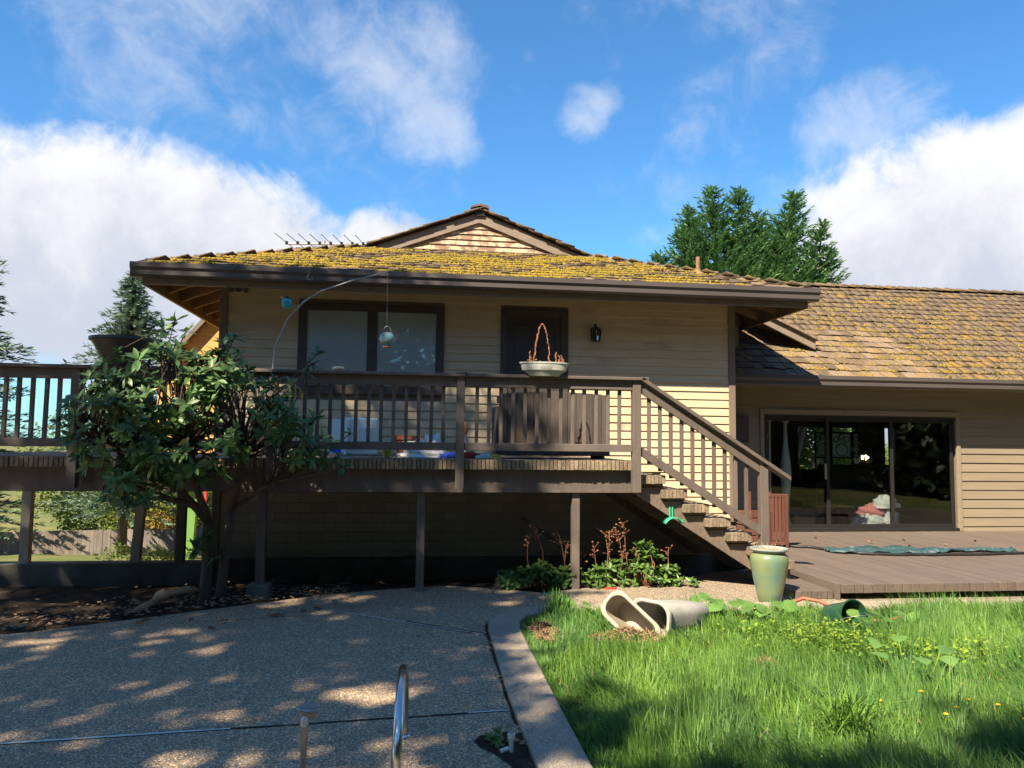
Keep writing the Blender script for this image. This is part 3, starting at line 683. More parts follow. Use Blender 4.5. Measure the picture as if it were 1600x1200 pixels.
# short rake end showing above the wing roof
rk = MB().add([(5.64,11.86,3.74),(6.62,11.86,3.30),(6.62,11.86,3.13),(5.64,11.86,3.57),(5.64,11.91,3.74),(6.62,11.91,3.30),(6.62,11.91,3.13),(5.64,11.91,3.57)],[(0,1,2,3),(4,7,6,5),(0,4,5,1),(1,5,6,2),(2,6,7,3),(3,7,4,0)]).build('rake_board', MAT['barge'], house)
MB().add([(5.55,11.80,3.80),(6.66,11.80,3.31),(6.66,12.7,3.31),(5.55,12.7,3.80),(5.55,11.80,3.76),(6.66,11.80,3.27),(6.66,12.7,3.27),(5.55,12.7,3.76)],[(0,1,2,3),(4,7,6,5),(0,4,5,1),(1,5,6,2),(2,6,7,3),(3,7,4,0)]).build('rake_roof', MAT['shake'], house)
MB().box(XR,5.35,12.0,12.06,2.9,3.7).build('wall', MAT['siding_wing'], house)

# ---- rear wing on the left, seen past the corner
rw = MB().add([(-2.55,14.0,1.22),(-4.36,14.0,1.22),(-4.36,14.0,2.66),(-3.28,14.0,3.96),(-2.55,14.0,4.1),(-2.55,17,1.22),(-4.36,17,1.22),(-4.36,17,2.66),(-3.28,17,3.96),(-2.55,17,4.1)],[(0,1,2,3,4),(9,8,7,6,5),(1,6,7,2),(2,7,8,3),(3,8,9,4)]).build('side_wing', MAT['siding_gold'], house)
MB().bar((-4.50,15.3,2.53),(-3.30,15.3,3.98),2.9,.07).build('side_roof', MAT['trim'], house)
# ================================================================== RAISED DECK
DZ = 1.36; YD = 7.95; XD0, XD1 = -4.6, 2.42
deck = thing('raised_deck', 'raised brown timber deck on posts with slatted railing along the house front', 'deck', (-.5,8.5,0))
bme = MB().bbox(-.019,.019,0,2.58,-.10,0,.003); me0 = bpy.data.meshes.new('deck_board'); me0.from_pydata(bme.v,[],bme.f); me0.materials.append(MAT['endgrain'])
x = XD0
while x < XD1:
    o = inst(me0,'deck_board',deck,(x+.02,YD+random.uniform(-.006,.006),DZ+random.uniform(-.002,.002))); x += .0445
MB().box(XD0,XD1-.03,YD+.10,YD+.14,1.02,DZ-.103).build('beam', MAT['railwood'], deck)
MB().box(XD0,XD1-.03,9.5,9.56,1.02,DZ-.103).build('beam', MAT['railwood'], deck)
MB().box(XD1-.028,XD1+.01,YD+.02,10.5,1.02,DZ-.103).build('beam', MAT['railwood'], deck)
x = XD0+.3
while x < XD1: MB().box(x,x+.04,YD+.14,10.5,1.08,DZ-.104).build('joist', MAT['railwood'], deck); x += .6
for x in (-1.47,.13,1.77): MB().bbox(x-.042,x+.042,YD+.145,YD+.23,-.10,1.02).build('post', MAT['railwood'], deck)
foot = MB().bbox(-1.58,-1.36,8.0,8.22,-.14,.10,.01).build('footing', MAT['foundation'], deck)
for x, t in ((-3.06,-.05),(-2.62,.0)): MB().bar((x+t,9.48,.12),(x,9.48,1.02),.095,.095,(0,1,0)).build('post', MAT['weathered_grey'] if x<-2.9 else MAT['railwood'], deck)
MB().bar((-4.3,9.48,.12),(-4.3,9.48,1.02),.095,.095,(0,1,0)).build('post', MAT['weathered_grey'], deck)
# railing
RT = 2.245
for x in (-3.21,-1.36,.51): MB().bbox(x-.043,x+.043,YD-.075,YD+.012,1.06,RT-.035).build('rail_post', MAT['railwood'], deck)
MB().bbox(2.33,2.42,YD-.075,YD+.012,1.03,RT-.035).build('rail_post', MAT['railwood'], deck)
for x in (.51,2.375):
    for z in (1.13,1.20): MB().lathe([(0,-.006),(.012,-.004),(.014,0)],n=8,M=Matrix.Translation((x,YD-.076,z))@Matrix.Rotation(R(90),4,'X')).build('bolt', MAT['steel'], deck)
def capseg(a, b_): MB().bbox(a,b_,YD-.11,YD+.055,RT-.035,RT,.006).build('top_rail', MAT['railwood'], deck)
capseg(XD0,-1.36); capseg(-1.357,.56); capseg(.563,2.50)
MB().bbox(.45,.57,YD-.115,YD+.06,RT+.0005,RT+.013,.004).build('cap_plate', MAT['railwood'], deck)
for a, b_ in ((XD0,-3.255),(-3.165,-1.405),(-1.315,.465),(.555,2.328)):
    MB().bbox(a,b_,YD-.055,YD-.015,RT-.135,RT-.036).build('upper_rail', MAT['railwood'], deck)
    MB().bbox(a,b_,YD-.055,YD-.015,1.455,1.535).build('bottom_rail', MAT['railwood'], deck)
bal = MB().bbox(-.018,.018,-.018,.018,0,.66,.003); mb_ = bpy.data.meshes.new('baluster'); mb_.from_pydata(bal.v,[],bal.f); mb_.materials.append(MAT['railwood'])
for a, b_ in ((XD0,-3.255),(-3.165,-1.405),(-1.315,.465),(.555,2.328)):
    n = round((b_-a)/.1275)
    for i in range(1,n): inst(mb_,'baluster',deck,(a+(b_-a)*i/n,YD+.004,1.48), Matrix.Rotation(random.gauss(0,.004),3,'Y'))
# moss film on the rail end
# staircase
st = thing('deck_staircase', 'wooden staircase with sloping handrail going down from the deck to the low platform', 'staircase', (3.2,8.5,0))
RISE, RUN = .152, .241; SXX = 2.43
tb = MB().bbox(-.0185,.0185,0,2.60,-.09,0,.003); mt = bpy.data.meshes.new('tread_board'); mt.from_pydata(tb.v,[],tb.f); mt.materials.append(MAT['endgrain'])
for i in range(7):
    x0 = SXX+.005+RUN*i; z = DZ-RISE*(i+1)
    tr = MB().bbox(x0+.005,x0+.285,YD+.115,YD+.155,z-.128,z-.092).build('tread', MAT['endgrain'], st)
    [MB().bbox(x0+.005,x0+.285,YD+y_,YD+y_+.04,z-.128,z-.092).build('cleat', MAT['endgrain'], tr) for y_ in (1.28,2.45)]
    for k in range(7): inst(mt,'board',tr,(x0+.0205+k*.0405,YD+.02+random.uniform(-.005,.005),z+random.uniform(-.002,.002)))
def stringer(y0, y1):
    top = []; 
    for i in range(7):
        x0 = SXX+.005+RUN*i; z = DZ-RISE*(i+1)-.13
        top += [(x0+.035,z),(x0+RUN+.030,z)]
    low = [(4.14,.02),(3.98,.02),(2.45,.98),(2.40,1.02),(2.40,1.2)]
    pts = top+low; n = len(pts); m_ = MB()
    m_.add([(px_,y0,z_) for px_,z_ in pts]+[(px_,y1,z_) for px_,z_ in pts],[tuple(range(n)),tuple(reversed(range(n,2*n)))]+[(k,(k+1)%n,n+(k+1)%n,n+k) for k in range(n)])
    m_.build('stringer', MAT['deckwood'], st)
stringer(YD+.10,YD+.14); stringer(YD+1.28,YD+1.32); stringer(YD+2.45,YD+2.49)
N2 = 3.79
nz_ = lambda x: RT-.045 - (x-2.42)*(.632)
MB().bbox(N2-.043,N2+.047,YD-.065,YD+.022,.14,nz_(N2)-.01).build('newel_post', MAT['railwood'], st)
def sbar(nm,x0,x1,off,h,y0,y1):
    MB().add([(x0,y0,nz_(x0)+off),(x1,y0,nz_(x1)+off),(x1,y0,nz_(x1)+off+h),(x0,y0,nz_(x0)+off+h),(x0,y1,nz_(x0)+off),(x1,y1,nz_(x1)+off),(x1,y1,nz_(x1)+off+h),(x0,y1,nz_(x0)+off+h)],[(0,1,2,3),(4,7,6,5),(0,4,5,1),(1,5,6,2),(2,6,7,3),(3,7,4,0)]).build(nm, MAT['railwood'], st)
sbar('handrail',2.425,4.07,.012,.042,YD-.11,YD+.06)
sbar('upper_rail',2.422,N2-.045,-.115,.118,YD-.05,YD-.012)
sbar('bottom_rail',2.422,N2-.045,-.78,.095,YD-.05,YD-.012)
x = 2.53
while x < N2-.07:
    MB().bbox(x-.018,x+.018,YD-.009,YD+.027,nz_(x)-.80,nz_(x)-.02,.003).build('baluster', MAT['railwood'], st); x += .1205
# ================================================================== LOW PLATFORM AND STEP
low = thing('low_platform', 'low weathered brown timber platform in front of the sliding glass door', 'deck', (6.5,9.5,0))
x = 4.33; k = 0
while x < 11.2:
    w = random.choice((.088,.088,.088,.136)); y1 = 11.74 if x > XR+.05 else 10.55
    MB().bbox(x,x+w,7.33+random.uniform(-.008,.008),y1,.070,.160+random.uniform(-.002,.002),.004).build('deck_board', MAT['lowdeck'], low); x += w+.006; k += 1
MB().box(4.285,4.325,7.36,10.5,.0,.158).build('edge_board', MAT['lowdeck'], low)
MB().box(4.4,11,7.55,7.60,-.02,.068).build('beam', MAT['deckwood'], low)
for x in (5.2,6.6,8.0,9.4): MB().box(x,x+.09,7.6,11.5,-.02,.067).build('joist', MAT['deckwood'], low)
stp = thing('timber_step', 'short timber step against the platform edge beside the glazed urn', 'step', (4.07,8.0,0))
x = 3.88
while x < 4.24: MB().bbox(x,x+.052,7.40+random.uniform(-.006,.006),8.62,.004,.088+random.uniform(-.002,.002),.004).build('board', MAT['lowdeck'], stp); x += .056
# low concrete footing wall beneath the far posts
cw = MB().bbox(-6,-2.30,9.38,9.60,-.35,.12,.012).build('footing_wall', MAT['foundation']); tag(cw,'low rough concrete wall carrying the far deck posts','wall')
# ================================================================== PLANTS
def leafverts(L, Wd, droop, fold=.25):
    # pointed oval leaf along +y, five cross stations
    st_ = [(0,.08),(.22,.62),(.5,1),(.78,.66),(1,.02)]
    v = []
    for t, w in st_:
        z = -droop*L*t*t
        v += [(-w*Wd/2, t*L, z+fold*w*Wd/2), (0, t*L, z), (w*Wd/2, t*L, z+fold*w*Wd/2)]
    f = []
    for i in range(4):
        for k in range(2): f.append((3*i+k, 3*i+k+1, 3*i+3+k+1, 3*i+3+k))
    return np.array(v), np.array(f)
def whorl(n, L, Wd, seed, lift=(5,50)):
    r_ = np.random.default_rng(seed); vs = []; fs = []; k = 0
    for i in range(n):
        v, f = leafverts(L*r_.uniform(.75,1.1), Wd*r_.uniform(.85,1.15), r_.uniform(.05,.35))
        el_ = math.radians(r_.uniform(*lift)); az_ = 2*math.pi*i/n*1.0 + r_.normal(0,.25) + (i%2)*.3
        M = np.array(Matrix.Rotation(az_,3,'Z') @ Matrix.Rotation(el_,3,'X') @ Matrix.Rotation(r_.normal(0,.3),3,'Y'))
        v = v @ M.T + np.array([0,0,-.02*r_.random()]); vs.append(v); fs.append(f+k); k += len(v)
    return np.concatenate(vs), np.concatenate(fs)
def mk(name, v, f, m):
    me = bpy.data.meshes.new(name); me.from_pydata([tuple(p) for p in v], [], [tuple(int(i) for i in q_) for q_ in f]); me.materials.append(m); me.shade_smooth(); return me
def orient(d, spin):
    d = Vector(d).normalized(); return (d.to_track_quat('Z','Y') @ Matrix.Rotation(spin,3,'Z').to_quaternion()).to_matrix()
def limb(mb, a, b_, r0_, r1_, wob=.06, n=6, ns=7):
    a = Vector(a); b_ = Vector(b_); L = (b_-a).length; pts = []; o1 = Vector((random.gauss(0,wob),random.gauss(0,wob),random.gauss(0,wob*.5)))*L
    for i in range(n+1):
        t = i/n; pts.append(a.lerp(b_,t) + o1*math.sin(math.pi*t) + Vector((random.gauss(0,.008),random.gauss(0,.008),0))*L*(0 if i in (0,n) else 1))
    mb.tube(pts, [r0_+(r1_-r0_)*i/n for i in range(n+1)], ns); return pts
# -- big rhododendron
rh = thing('rhododendron_bush','large dark green rhododendron with bare forked trunks in front of the deck','bush',(-1.95,7.9,-.04))
tk = MB(); B = Vector((-1.95,7.88,-.08))
p1 = limb(tk, B, (-1.90,7.75,.75), .062, .045); p2 = limb(tk, B+Vector((.12,.06,0)), (-1.72,7.85,.85), .055,.04); 
p3 = limb(tk, (-1.90,7.75,.75), (-2.35,7.45,1.35), .045,.025); p4 = limb(tk, (-1.90,7.75,.75), (-2.0,7.35,1.5), .04,.022); p5 = limb(tk, (-1.72,7.85,.85), (-1.55,7.5,1.45), .04,.022); p6 = limb(tk, (-1.72,7.85,.85), (-1.25,7.45,1.15), .025,.012)
p7 = limb(tk, (-1.98,7.7,.9), (-2.6,7.4,1.2), .035,.018); p8 = limb(tk,(-2.3,7.5,1.3),(-2.9,7.2,1.6),.025,.012)
heads = []
def blob(c, r, n, mn=.55):
    for _ in range(n):
        d = Vector((random.gauss(0,1),random.gauss(0,1),random.gauss(0,1))).normalized(); s = random.uniform(mn,1)**.5
        p = Vector(c) + Vector((d.x*r[0],d.y*r[1],d.z*r[2]))*s
        if p.y > 7.80: continue
        heads.append((p, (d*.7+Vector((0,-.25,.75)))))
blob((-2.25,7.25,1.98),(.58,.42,.46),108); blob((-1.50,7.35,1.74),(.52,.38,.38),80); blob((-2.55,7.2,1.70),(.50,.42,.48),80); blob((-2.05,7.3,1.42),(.55,.36,.26),60); blob((-1.05,7.4,1.55),(.28,.25,.24),26); blob((-1.80,7.3,2.15),(.40,.3,.24),44); blob((-2.30,7.15,1.15),(.35,.26,.20),26)
for p in ((-.93,7.4,2.26),(-.88,7.38,2.36),(-.98,7.42,2.18),(-1.12,7.4,2.06),(-1.25,7.4,2.10),(-.56,7.4,1.62),(-.72,7.4,1.52),(-.66,7.42,1.40),(-.80,7.4,1.35),(-.90,7.4,1.75),(-.62,7.38,1.30),(-1.9,7.7,.62),(-1.83,7.72,.42),(-1.98,7.68,.52),(-1.62,7.3,2.48),(-1.72,7.3,2.42),(-2.15,7.3,2.62),(-2.05,7.3,2.52),(-2.25,7.3,2.55),(-2.5,7.2,.98),(-2.62,7.15,1.02)): heads.append((Vector(p), Vector((random.gauss(0,.4),-.3,.8))))
twg = MB()
joints = [q_ for pp in (p3,p4,p5,p6,p7,p8) for q_ in pp]
for p, d in heads:
    j = min(joints, key=lambda q_: (q_-p).length + random.uniform(0,.25)); limb(twg, j, p, .010, .0045, .10, 4, 5)
tk.build('trunk', MAT['bark'], rh, smooth=True); twg.build('branches', MAT['bark'], rh, smooth=True, kind='stuff')
wm = [whorl(8+k%4, .122, .040, 40+k, (-20,50)) for k in range(5)]; wme = [mk('leaf_whorl', v, f, MAT['leaf_rhodo']) for v, f in wm]
heads.sort(key=lambda h: h[0].y); rv_, rf_ = [], []; k0 = 0
for i, (p, d) in enumerate(heads):
    k = random.randrange(5); M3 = orient(d, random.uniform(0,6.28)); s = random.uniform(.65,1.25)
    if i < 290: inst(wme[k],'leaf_whorl',rh,p,M3,(s,s,s))
    else:
        v = (wm[k][0]*s) @ np.array(M3).T + np.array(p); rv_.append(v); rf_.append(wm[k][1]+k0); k0 += len(v)
if rv_: npmesh('leaf_mass', np.concatenate(rv_), np.concatenate(rf_), MAT['leaf_rhodo'], rh, WO[rh], kind='stuff', smooth=True)
for p in ((-1.02,7.33,2.02),(-1.9,7.0,1.55),(-2.3,6.95,1.9)):
    v, f = leafverts(.11,.045,.3); o = inst(mk('leaf',v,f,MAT['leaf_yellow']),'leaf',rh,p,orient((.3,-.7,.3),random.uniform(0,6))); o['label'] = 'yellowed leaf'

# -- row of young shrubs along the walk
wa = [whorl(9, .085, .036, 80+k, (0,45)) for k in range(4)]; wam = [mk('leaf_whorl', v, f, MAT['leaf_azalea']) for v, f in wa]
labs = ['low green shrub at the end of the row by the thin stake','bushy low shrub in front of two tall dead flower stalks','low leafy shrub in front of the deck post','small shrub between the deck post and the red scrap','broad low shrub with a cluster of rusty dead flower heads','tallest leafy shrub of the row, bright green upright shoot','rounded shrub at the stair end with a rust coloured flower']
sp = [(1.12,8.22,.20,.17),(1.42,8.26,.24,.22),(1.75,8.22,.24,.22),(2.02,8.22,.20,.17),(2.22,8.28,.26,.22),(2.55,8.24,.40,.22),(2.80,8.30,.28,.18)]
stalks = {1:[(-.06,.62,.06),(-.15,.50,.05)],2:[(-.14,.56,.05),(-.06,.44,.05),(.08,.33,.06)],3:[(.12,.46,.05),(-.02,.42,.04)],4:[(-.04,.60,.07),(.06,.56,.07),(.12,.38,.06)],5:[(-.22,.68,.07),(-.08,.38,.05)],6:[(.06,.40,.05)]}
for i, ((x,y,h,r_), lb) in enumerate(zip(sp, labs)):
    t = thing('leafy_shrub', lb, 'shrub', (x,y,-.04), 'young shrubs planted in a row along the walk')
    tw = MB(); n = int(26+60*(h-.2)+40*r_)
    for _ in range(n):
        d = Vector((random.gauss(0,1),random.gauss(0,1),abs(random.gauss(0,1)))).normalized(); s = random.uniform(.45,1)
        p = Vector((x,y,.03)) + Vector((d.x*r_,d.y*r_*.75,d.z*h))*s
        if i == 5 and random.random() < .35: p = Vector((x+random.gauss(0,.05),y,random.uniform(.2,.46)))
        limb(tw, (x+d.x*.03,y,-.04), p, .005,.003,.1,3,5)
        sc_ = random.uniform(.8,1.15); inst(random.choice(wam),'leaf_whorl',t,p,orient(d*.6+Vector((0,-.2,.7)),random.uniform(0,6.28)),(sc_,)*3)
    tw.build('stems', MAT['twig'], t, smooth=True)
    for dx, hh, fr in stalks.get(i,[]):
        m_ = MB(); pts = limb(m_, (x+dx*.6,y,.0), (x+dx,y,hh), .0045,.0026,.04,5,5)
        for _ in range(7 if fr < .06 else 13):
            a = pts[-1]+Vector((0,0,random.uniform(-.12,.0))); e = a+Vector((random.gauss(0,fr*.7),random.gauss(0,fr*.5),abs(random.gauss(0,.045))))
            m_.tube([a,e],[.002,.0014],4)
            s = random.uniform(.006,.012); m_.lathe([(0,-s),(s*.9,-s*.3),(s,.3*s),(0,s)],e,6)
        o = m_.build('flower_stalk', MAT['dry_flower'], t); o['label'] = 'dead rust brown flower stalk'
# small plant by the walk
t = thing('ground_plant','little green seedling lying out on the walk past the shrub row','plant',(3.0,8.16,0))
for _ in range(7): inst(random.choice(wam),'leaf_whorl',t,(3.0+random.uniform(-.13,.13),8.14+random.uniform(-.06,.06),.03+random.uniform(0,.05)),orient((random.gauss(0,.4),-.2,.8),random.uniform(0,6)),(.8,)*3)

# -- grass
def in_lawn(x, y):
    ix = np.interp(y, [q_[1] for q_ in inner[:9]], [q_[0] for q_ in inner[:9]]); iy = np.interp(x, [q_[0] for q_ in inner[8:]], [q_[1] for q_ in inner[8:]])
    return (x > ix+.0) & (y < np.where(x>1.25, iy, 6.97)-.005)
N = 190000
gx_ = .85 + (6.8)*rng.random(N)**1.0; gy_ = 2.6 + 4.5*rng.random(N)
dist = np.hypot(gx_, gy_); ok = in_lawn(gx_, gy_) & (np.abs(np.degrees(np.arctan2(gx_,gy_))-7.5) < 37)
bare = 1.3*np.exp(-(((gx_-1.70)/.34)**2+((gy_-5.86)/.22)**2)) + .9*np.exp(-(((gx_-2.25)/.30)**2+((gy_-6.2)/.18)**2)) + np.exp(-(((gx_-1.12)/.09)**2+((gy_-6.2)/.16)**2)) + .9*np.exp(-(((gx_-2.38)/.14)**2+((gy_-5.0)/.10)**2)) + np.exp(-(((gx_-4.15)/.22)**2+((gy_-6.35)/.22)**2)) + .8*np.exp(-(((gx_-2.9)/.25)**2+((gy_-6.75)/.10)**2))
foot = (((gx_-1.77)/.26)**2+((gy_-6.16)/.20)**2 < 1) | (((gx_-2.22)/.34)**2+((gy_-6.40)/.17)**2 < 1) | (((gx_-3.70)/.17)**2+((gy_-6.20)/.20)**2 < 1)
ok &= (rng.random(N) > bare*1.2) & ~foot
gx_, gy_, bare = gx_[ok], gy_[ok], bare[ok]; n = len(gx_)
cl = nz2(gx_*1.3, gy_*1.3, 2.); cl2 = nz2(gx_*.6, gy_*.6, 9.)
edge_ = np.clip((gx_-.9)/.35,.35,1)*np.clip((7.0-gy_)/.4,.5,1)
H = (.145+.085*cl+.03*rng.normal(0,1,n))*np.clip(rng.lognormal(0,.25,n),.5,1.7)*edge_*(1-.72*np.clip(bare,0,1)); H = np.clip(H,.04,.42)
th_ = 2.2 + 1.4*nz2(gx_*.8,gy_*.8,4.) + rng.normal(0,.7,n); lean = np.clip(.45+.35*nz2(gx_*1.1,gy_*1.2,6.)+rng.normal(0,.2,n),.05,1.2)
dx, dy = np.cos(th_)*lean, np.sin(th_)*lean; wd = rng.uniform(.0016,.0038,n)*(1+.35*(gy_-3.5)/3.5)
px_, py_ = -np.sin(th_+rng.normal(0,.6,n)), np.cos(th_)
rows = []
for t_, w in ((0,1),(.35,.95),(.7,.65)):
    cx_ = gx_+dx*H*t_**1.8; cy_ = gy_+dy*H*t_**1.8; cz_ = -.03+H*(t_-.28*lean*t_**2.2)
    rows += [np.stack([cx_-px_*wd*w, cy_-py_*wd*w, cz_],1), np.stack([cx_+px_*wd*w, cy_+py_*wd*w, cz_],1)]
tip = np.stack([gx_+dx*H, gy_+dy*H, -.03+H*(1-.30*lean)],1)
gv = np.stack(rows+[tip],1).reshape(-1,3); b0 = np.arange(n)[:,None]*7
gf = np.concatenate([b0+np.array([0,1,3]), b0+np.array([0,3,2]), b0+np.array([2,3,5]), b0+np.array([2,5,4]), b0+np.array([4,5,6])])
at = np.repeat(np.clip(.5+.65*cl2+.25*cl+rng.normal(0,.25,n),0,1),7)
go = npmesh('grass', gv, gf, MAT['grass'], attr=at, kind='stuff'); go['label'] = 'long uncut green lawn grass'; go['category'] = 'grass'
# dead straw lying through the lawn
ns = 9000; sx2 = .95+5.6*rng.random(ns); sy2 = 2.8+4.1*rng.random(ns); k_ = in_lawn(sx2,sy2) & (nz2(sx2*1.1,sy2*1.1,7.) + rng.normal(0,.35,ns) > .25); sx2, sy2 = sx2[k_], sy2[k_]; ns = len(sx2)
aa = rng.uniform(0,6.28,ns); L2 = rng.uniform(.05,.13,ns); zz = rng.uniform(.0,.08,ns); tz = rng.uniform(-.01,.07,ns)
q4 = np.stack([np.stack([sx2-np.sin(aa)*.0016,sy2+np.cos(aa)*.0016,zz],1),np.stack([sx2+np.sin(aa)*.0016,sy2-np.cos(aa)*.0016,zz],1),np.stack([sx2+np.cos(aa)*L2,sy2+np.sin(aa)*L2,zz+tz],1)],1).reshape(-1,3)
so = npmesh('straw', q4, np.arange(ns*3).reshape(-1,3), MAT['hay'], attr=np.repeat(rng.random(ns),3), kind='stuff'); so['label'] = 'dead straw lying through the lawn grass'; so['category'] = 'straw'
# arching grass tussocks in the lawn
for ti, (x,y,hh,lb) in enumerate(((2.35,3.95,.34,'arching clump of coarse long grass in the lawn'),(1.30,6.70,.30,'dark upright tuft of grass at the corner of the kerb'))):
    nb = 170; aa = rng.uniform(0,2*math.pi,nb); hh_ = hh*rng.uniform(.6,1.15,nb); ln = rng.uniform(.3,1.3,nb) if ti==0 else rng.uniform(.1,.7,nb); rows = []
    bx_, by_ = x+rng.normal(0,.05,nb), y+rng.normal(0,.05,nb); w_ = .0042
    for t_, w in ((0,1),(.3,1),(.6,.9),(.85,.5)):
        cx_ = bx_+np.cos(aa)*ln*hh_*t_**1.6; cy_ = by_+np.sin(aa)*ln*hh_*t_**1.6; cz_ = -.03+hh_*(t_*1.15-.45*ln*t_**2.4)
        rows += [np.stack([cx_+np.sin(aa)*w_*w,cy_-np.cos(aa)*w_*w,cz_],1),np.stack([cx_-np.sin(aa)*w_*w,cy_+np.cos(aa)*w_*w,cz_],1)]
    v = np.stack(rows,1).reshape(-1,3); b0 = np.arange(nb)[:,None]*8
    f = np.concatenate([b0+np.array([i,i+1,i+3,i+2]) for i in (0,2,4)])
    o = npmesh('grass_tussock', v, f, MAT['grass'], None, (x,y,-.03), attr=np.repeat(rng.random(nb)*.5+.5*(ti),8)); tag(o, lb, 'grass tuft')
# broadleaf weeds
def weed(name, lb, cat, pts, L, Wd, m, base, grp=None):
    t = thing(name, lb, cat, (*base,-.03), grp)
    for (x,y,z,d) in pts:
        v, f = leafverts(L*random.uniform(.8,1.2), Wd*random.uniform(.85,1.15), .3, .1); inst(mk('leaf',v,f,m),'leaf',t,(x,y,z),orient(d,random.uniform(-.8,.8)))
        MB().tube([(base[0]+(x-base[0])*.5,base[1]+(y-base[1])*.5,-.03),(x,y,z)],.003,5).build('stem', MAT['clover'], t)
def ring_leaves(x,y,n,r,z): return [(x+r*math.cos(a)*random.uniform(.5,1),y+r*math.sin(a)*random.uniform(.4,.8),z*random.uniform(.7,1.2),(random.gauss(0,.3),-.45+random.gauss(0,.2),.8)) for a in [2*math.pi*k/n+.3 for k in range(n)]]
weed('broadleaf_weed','big leaved weed sprawling in the grass near the glazed urn','weed',ring_leaves(2.95,6.35,9,.28,.14),.19,.13,MAT['bigleaf'],(2.95,6.35),'big leaved weeds in the lawn')
weed('broadleaf_weed','big leaved weed just beyond the closed end of the grey planter box','weed',ring_leaves(2.62,6.55,6,.16,.13),.17,.12,MAT['bigleaf'],(2.62,6.55),'big leaved weeds in the lawn')
weed('broadleaf_weed','flat round leaved weed at the lawn edge below the bucket','weed',ring_leaves(3.28,4.72,6,.30,.19),.13,.12,MAT['bigleaf'],(3.28,4.72),'big leaved weeds in the lawn')
weed('broadleaf_weed','leafy weed beside the green bucket and dry patch','weed',ring_leaves(3.92,6.0,8,.26,.13),.13,.10,MAT['bigleaf'],(3.92,6.0),'big leaved weeds in the lawn')
weed('broadleaf_weed','weed with two large leaves by the kerb bend behind the spilled soil','weed',ring_leaves(1.50,6.72,5,.15,.12),.13,.10,MAT['bigleaf'],(1.50,6.72),'big leaved weeds in the lawn')
# clover
nc = 2600; cx_ = np.concatenate([3.15+rng.normal(0,.24,nc//2), 3.75+rng.normal(0,.25,nc//2)]); cy_ = np.concatenate([5.75+rng.normal(0,.20,nc//2), 5.35+rng.normal(0,.18,nc//2)]); cz_ = .06+.07*rng.random(nc)
s_ = rng.uniform(.008,.018,nc); a_ = rng.uniform(0,6.28,nc); tl_ = rng.normal(0,.35,(nc,2))
q_ = np.stack([np.stack([cx_+s_*np.cos(a_+k*math.pi/2), cy_+s_*np.sin(a_+k*math.pi/2), cz_+s_*(np.cos(a_+k*math.pi/2)*tl_[:,0]+np.sin(a_+k*math.pi/2)*tl_[:,1])],1) for k in range(4)],1).reshape(-1,3)
o = npmesh('clover_patch', q_, np.arange(nc*4).reshape(-1,4), MAT['clover'], None, (0,0,0), attr=np.repeat(rng.random(nc),4), kind='stuff'); o['label'] = 'yellow green clover spreading in front of the bucket'; o['category'] = 'clover'
# dandelions
for i, (x,y) in enumerate(((2.95,4.20),(3.02,4.00),(3.13,4.05),(2.60,4.05),(3.19,3.90),(3.26,3.80),(3.34,3.86),(2.85,3.86))):
    z = .13+random.uniform(-.02,.03); t = thing('dandelion','yellow dandelion flower standing in the long grass','flower',(x,y,-.03),'dandelions in the lawn')
    MB().tube([(x,y,-.03),(x+.005,y,z)],.0016,5).build('stem', MAT['clover'], t)
    MB().lathe([(.002,-.008),(.010,-.002),(.015,.003),(.008,.007),(0,.008)],(x+.005,y,z),10).build('flower_head', MAT['dandelion'], t, smooth=True)
# hay-like root balls / dry clumps
def clump(name, lb, c, r, n, m='hay', cat='root clump', flat=.6, grp=None):
    vs = []
    for _ in range(n):
        d = rng.normal(0,1,3); d /= np.linalg.norm(d); d[2] = abs(d[2]); p = np.array(c)+d*np.array([r,r,r*flat])*rng.uniform(.6,1)
        e = rng.normal(0,1,3); e /= np.linalg.norm(e); e *= rng.uniform(.015,.04); w = np.cross(e,d); w = w/np.linalg.norm(w)*.0025
        vs.append([p-e-w,p-e+w,p+e+w*.6,p+e-w*.6])
    k = len(vs); v = np.array(vs).reshape(-1,3)
    # dark soil core
    mb = MB().lathe([(0,-.2*r),(r*.8,-.05*r),(r*.82,.25*r),(r*.5,flat*r*.75),(0,flat*r*.85)],(0,0,0),12)
    t = thing(name, lb, cat, c, grp)
    MBc = MB(); MBc.v = [p*random.uniform(.88,1.08)+Vector(c) for p in mb.v]; MBc.f = mb.f
    MBc.build('core', MAT['soil'], t, smooth=True); npmesh('fibres', v, np.arange(k*4).reshape(-1,4), MAT[m], t, WO[t], attr=np.repeat(rng.random(k),4), kind='stuff')
g_ = 'clumps of dry matted roots'
clump('root_clump','matted root ball spilling from the mouth of the tipped planter',(1.70,5.90,.05),.14,520,grp=g_)
clump('root_clump','root ball lying inside the tipped planter mouth, darker',(1.85,5.84,.04),.12,420,grp=g_)
clump('root_clump','flat spread of loose dry roots beside the tipped planter mouth',(1.52,5.92,.01),.15,420,flat=.4,grp=g_)
clump('root_clump','dark soil lump in the grass by the kerb bend',(1.10,6.34,.02),.11,180,grp=g_)
clump('root_clump','pale dry root mat in the grass along the kerb',(1.13,6.08,.02),.13,520,flat=.45,grp=g_)
clump('root_clump','reddish brown clump alone in the middle of the lawn',(2.38,5.0,.06),.10,380,grp=g_)

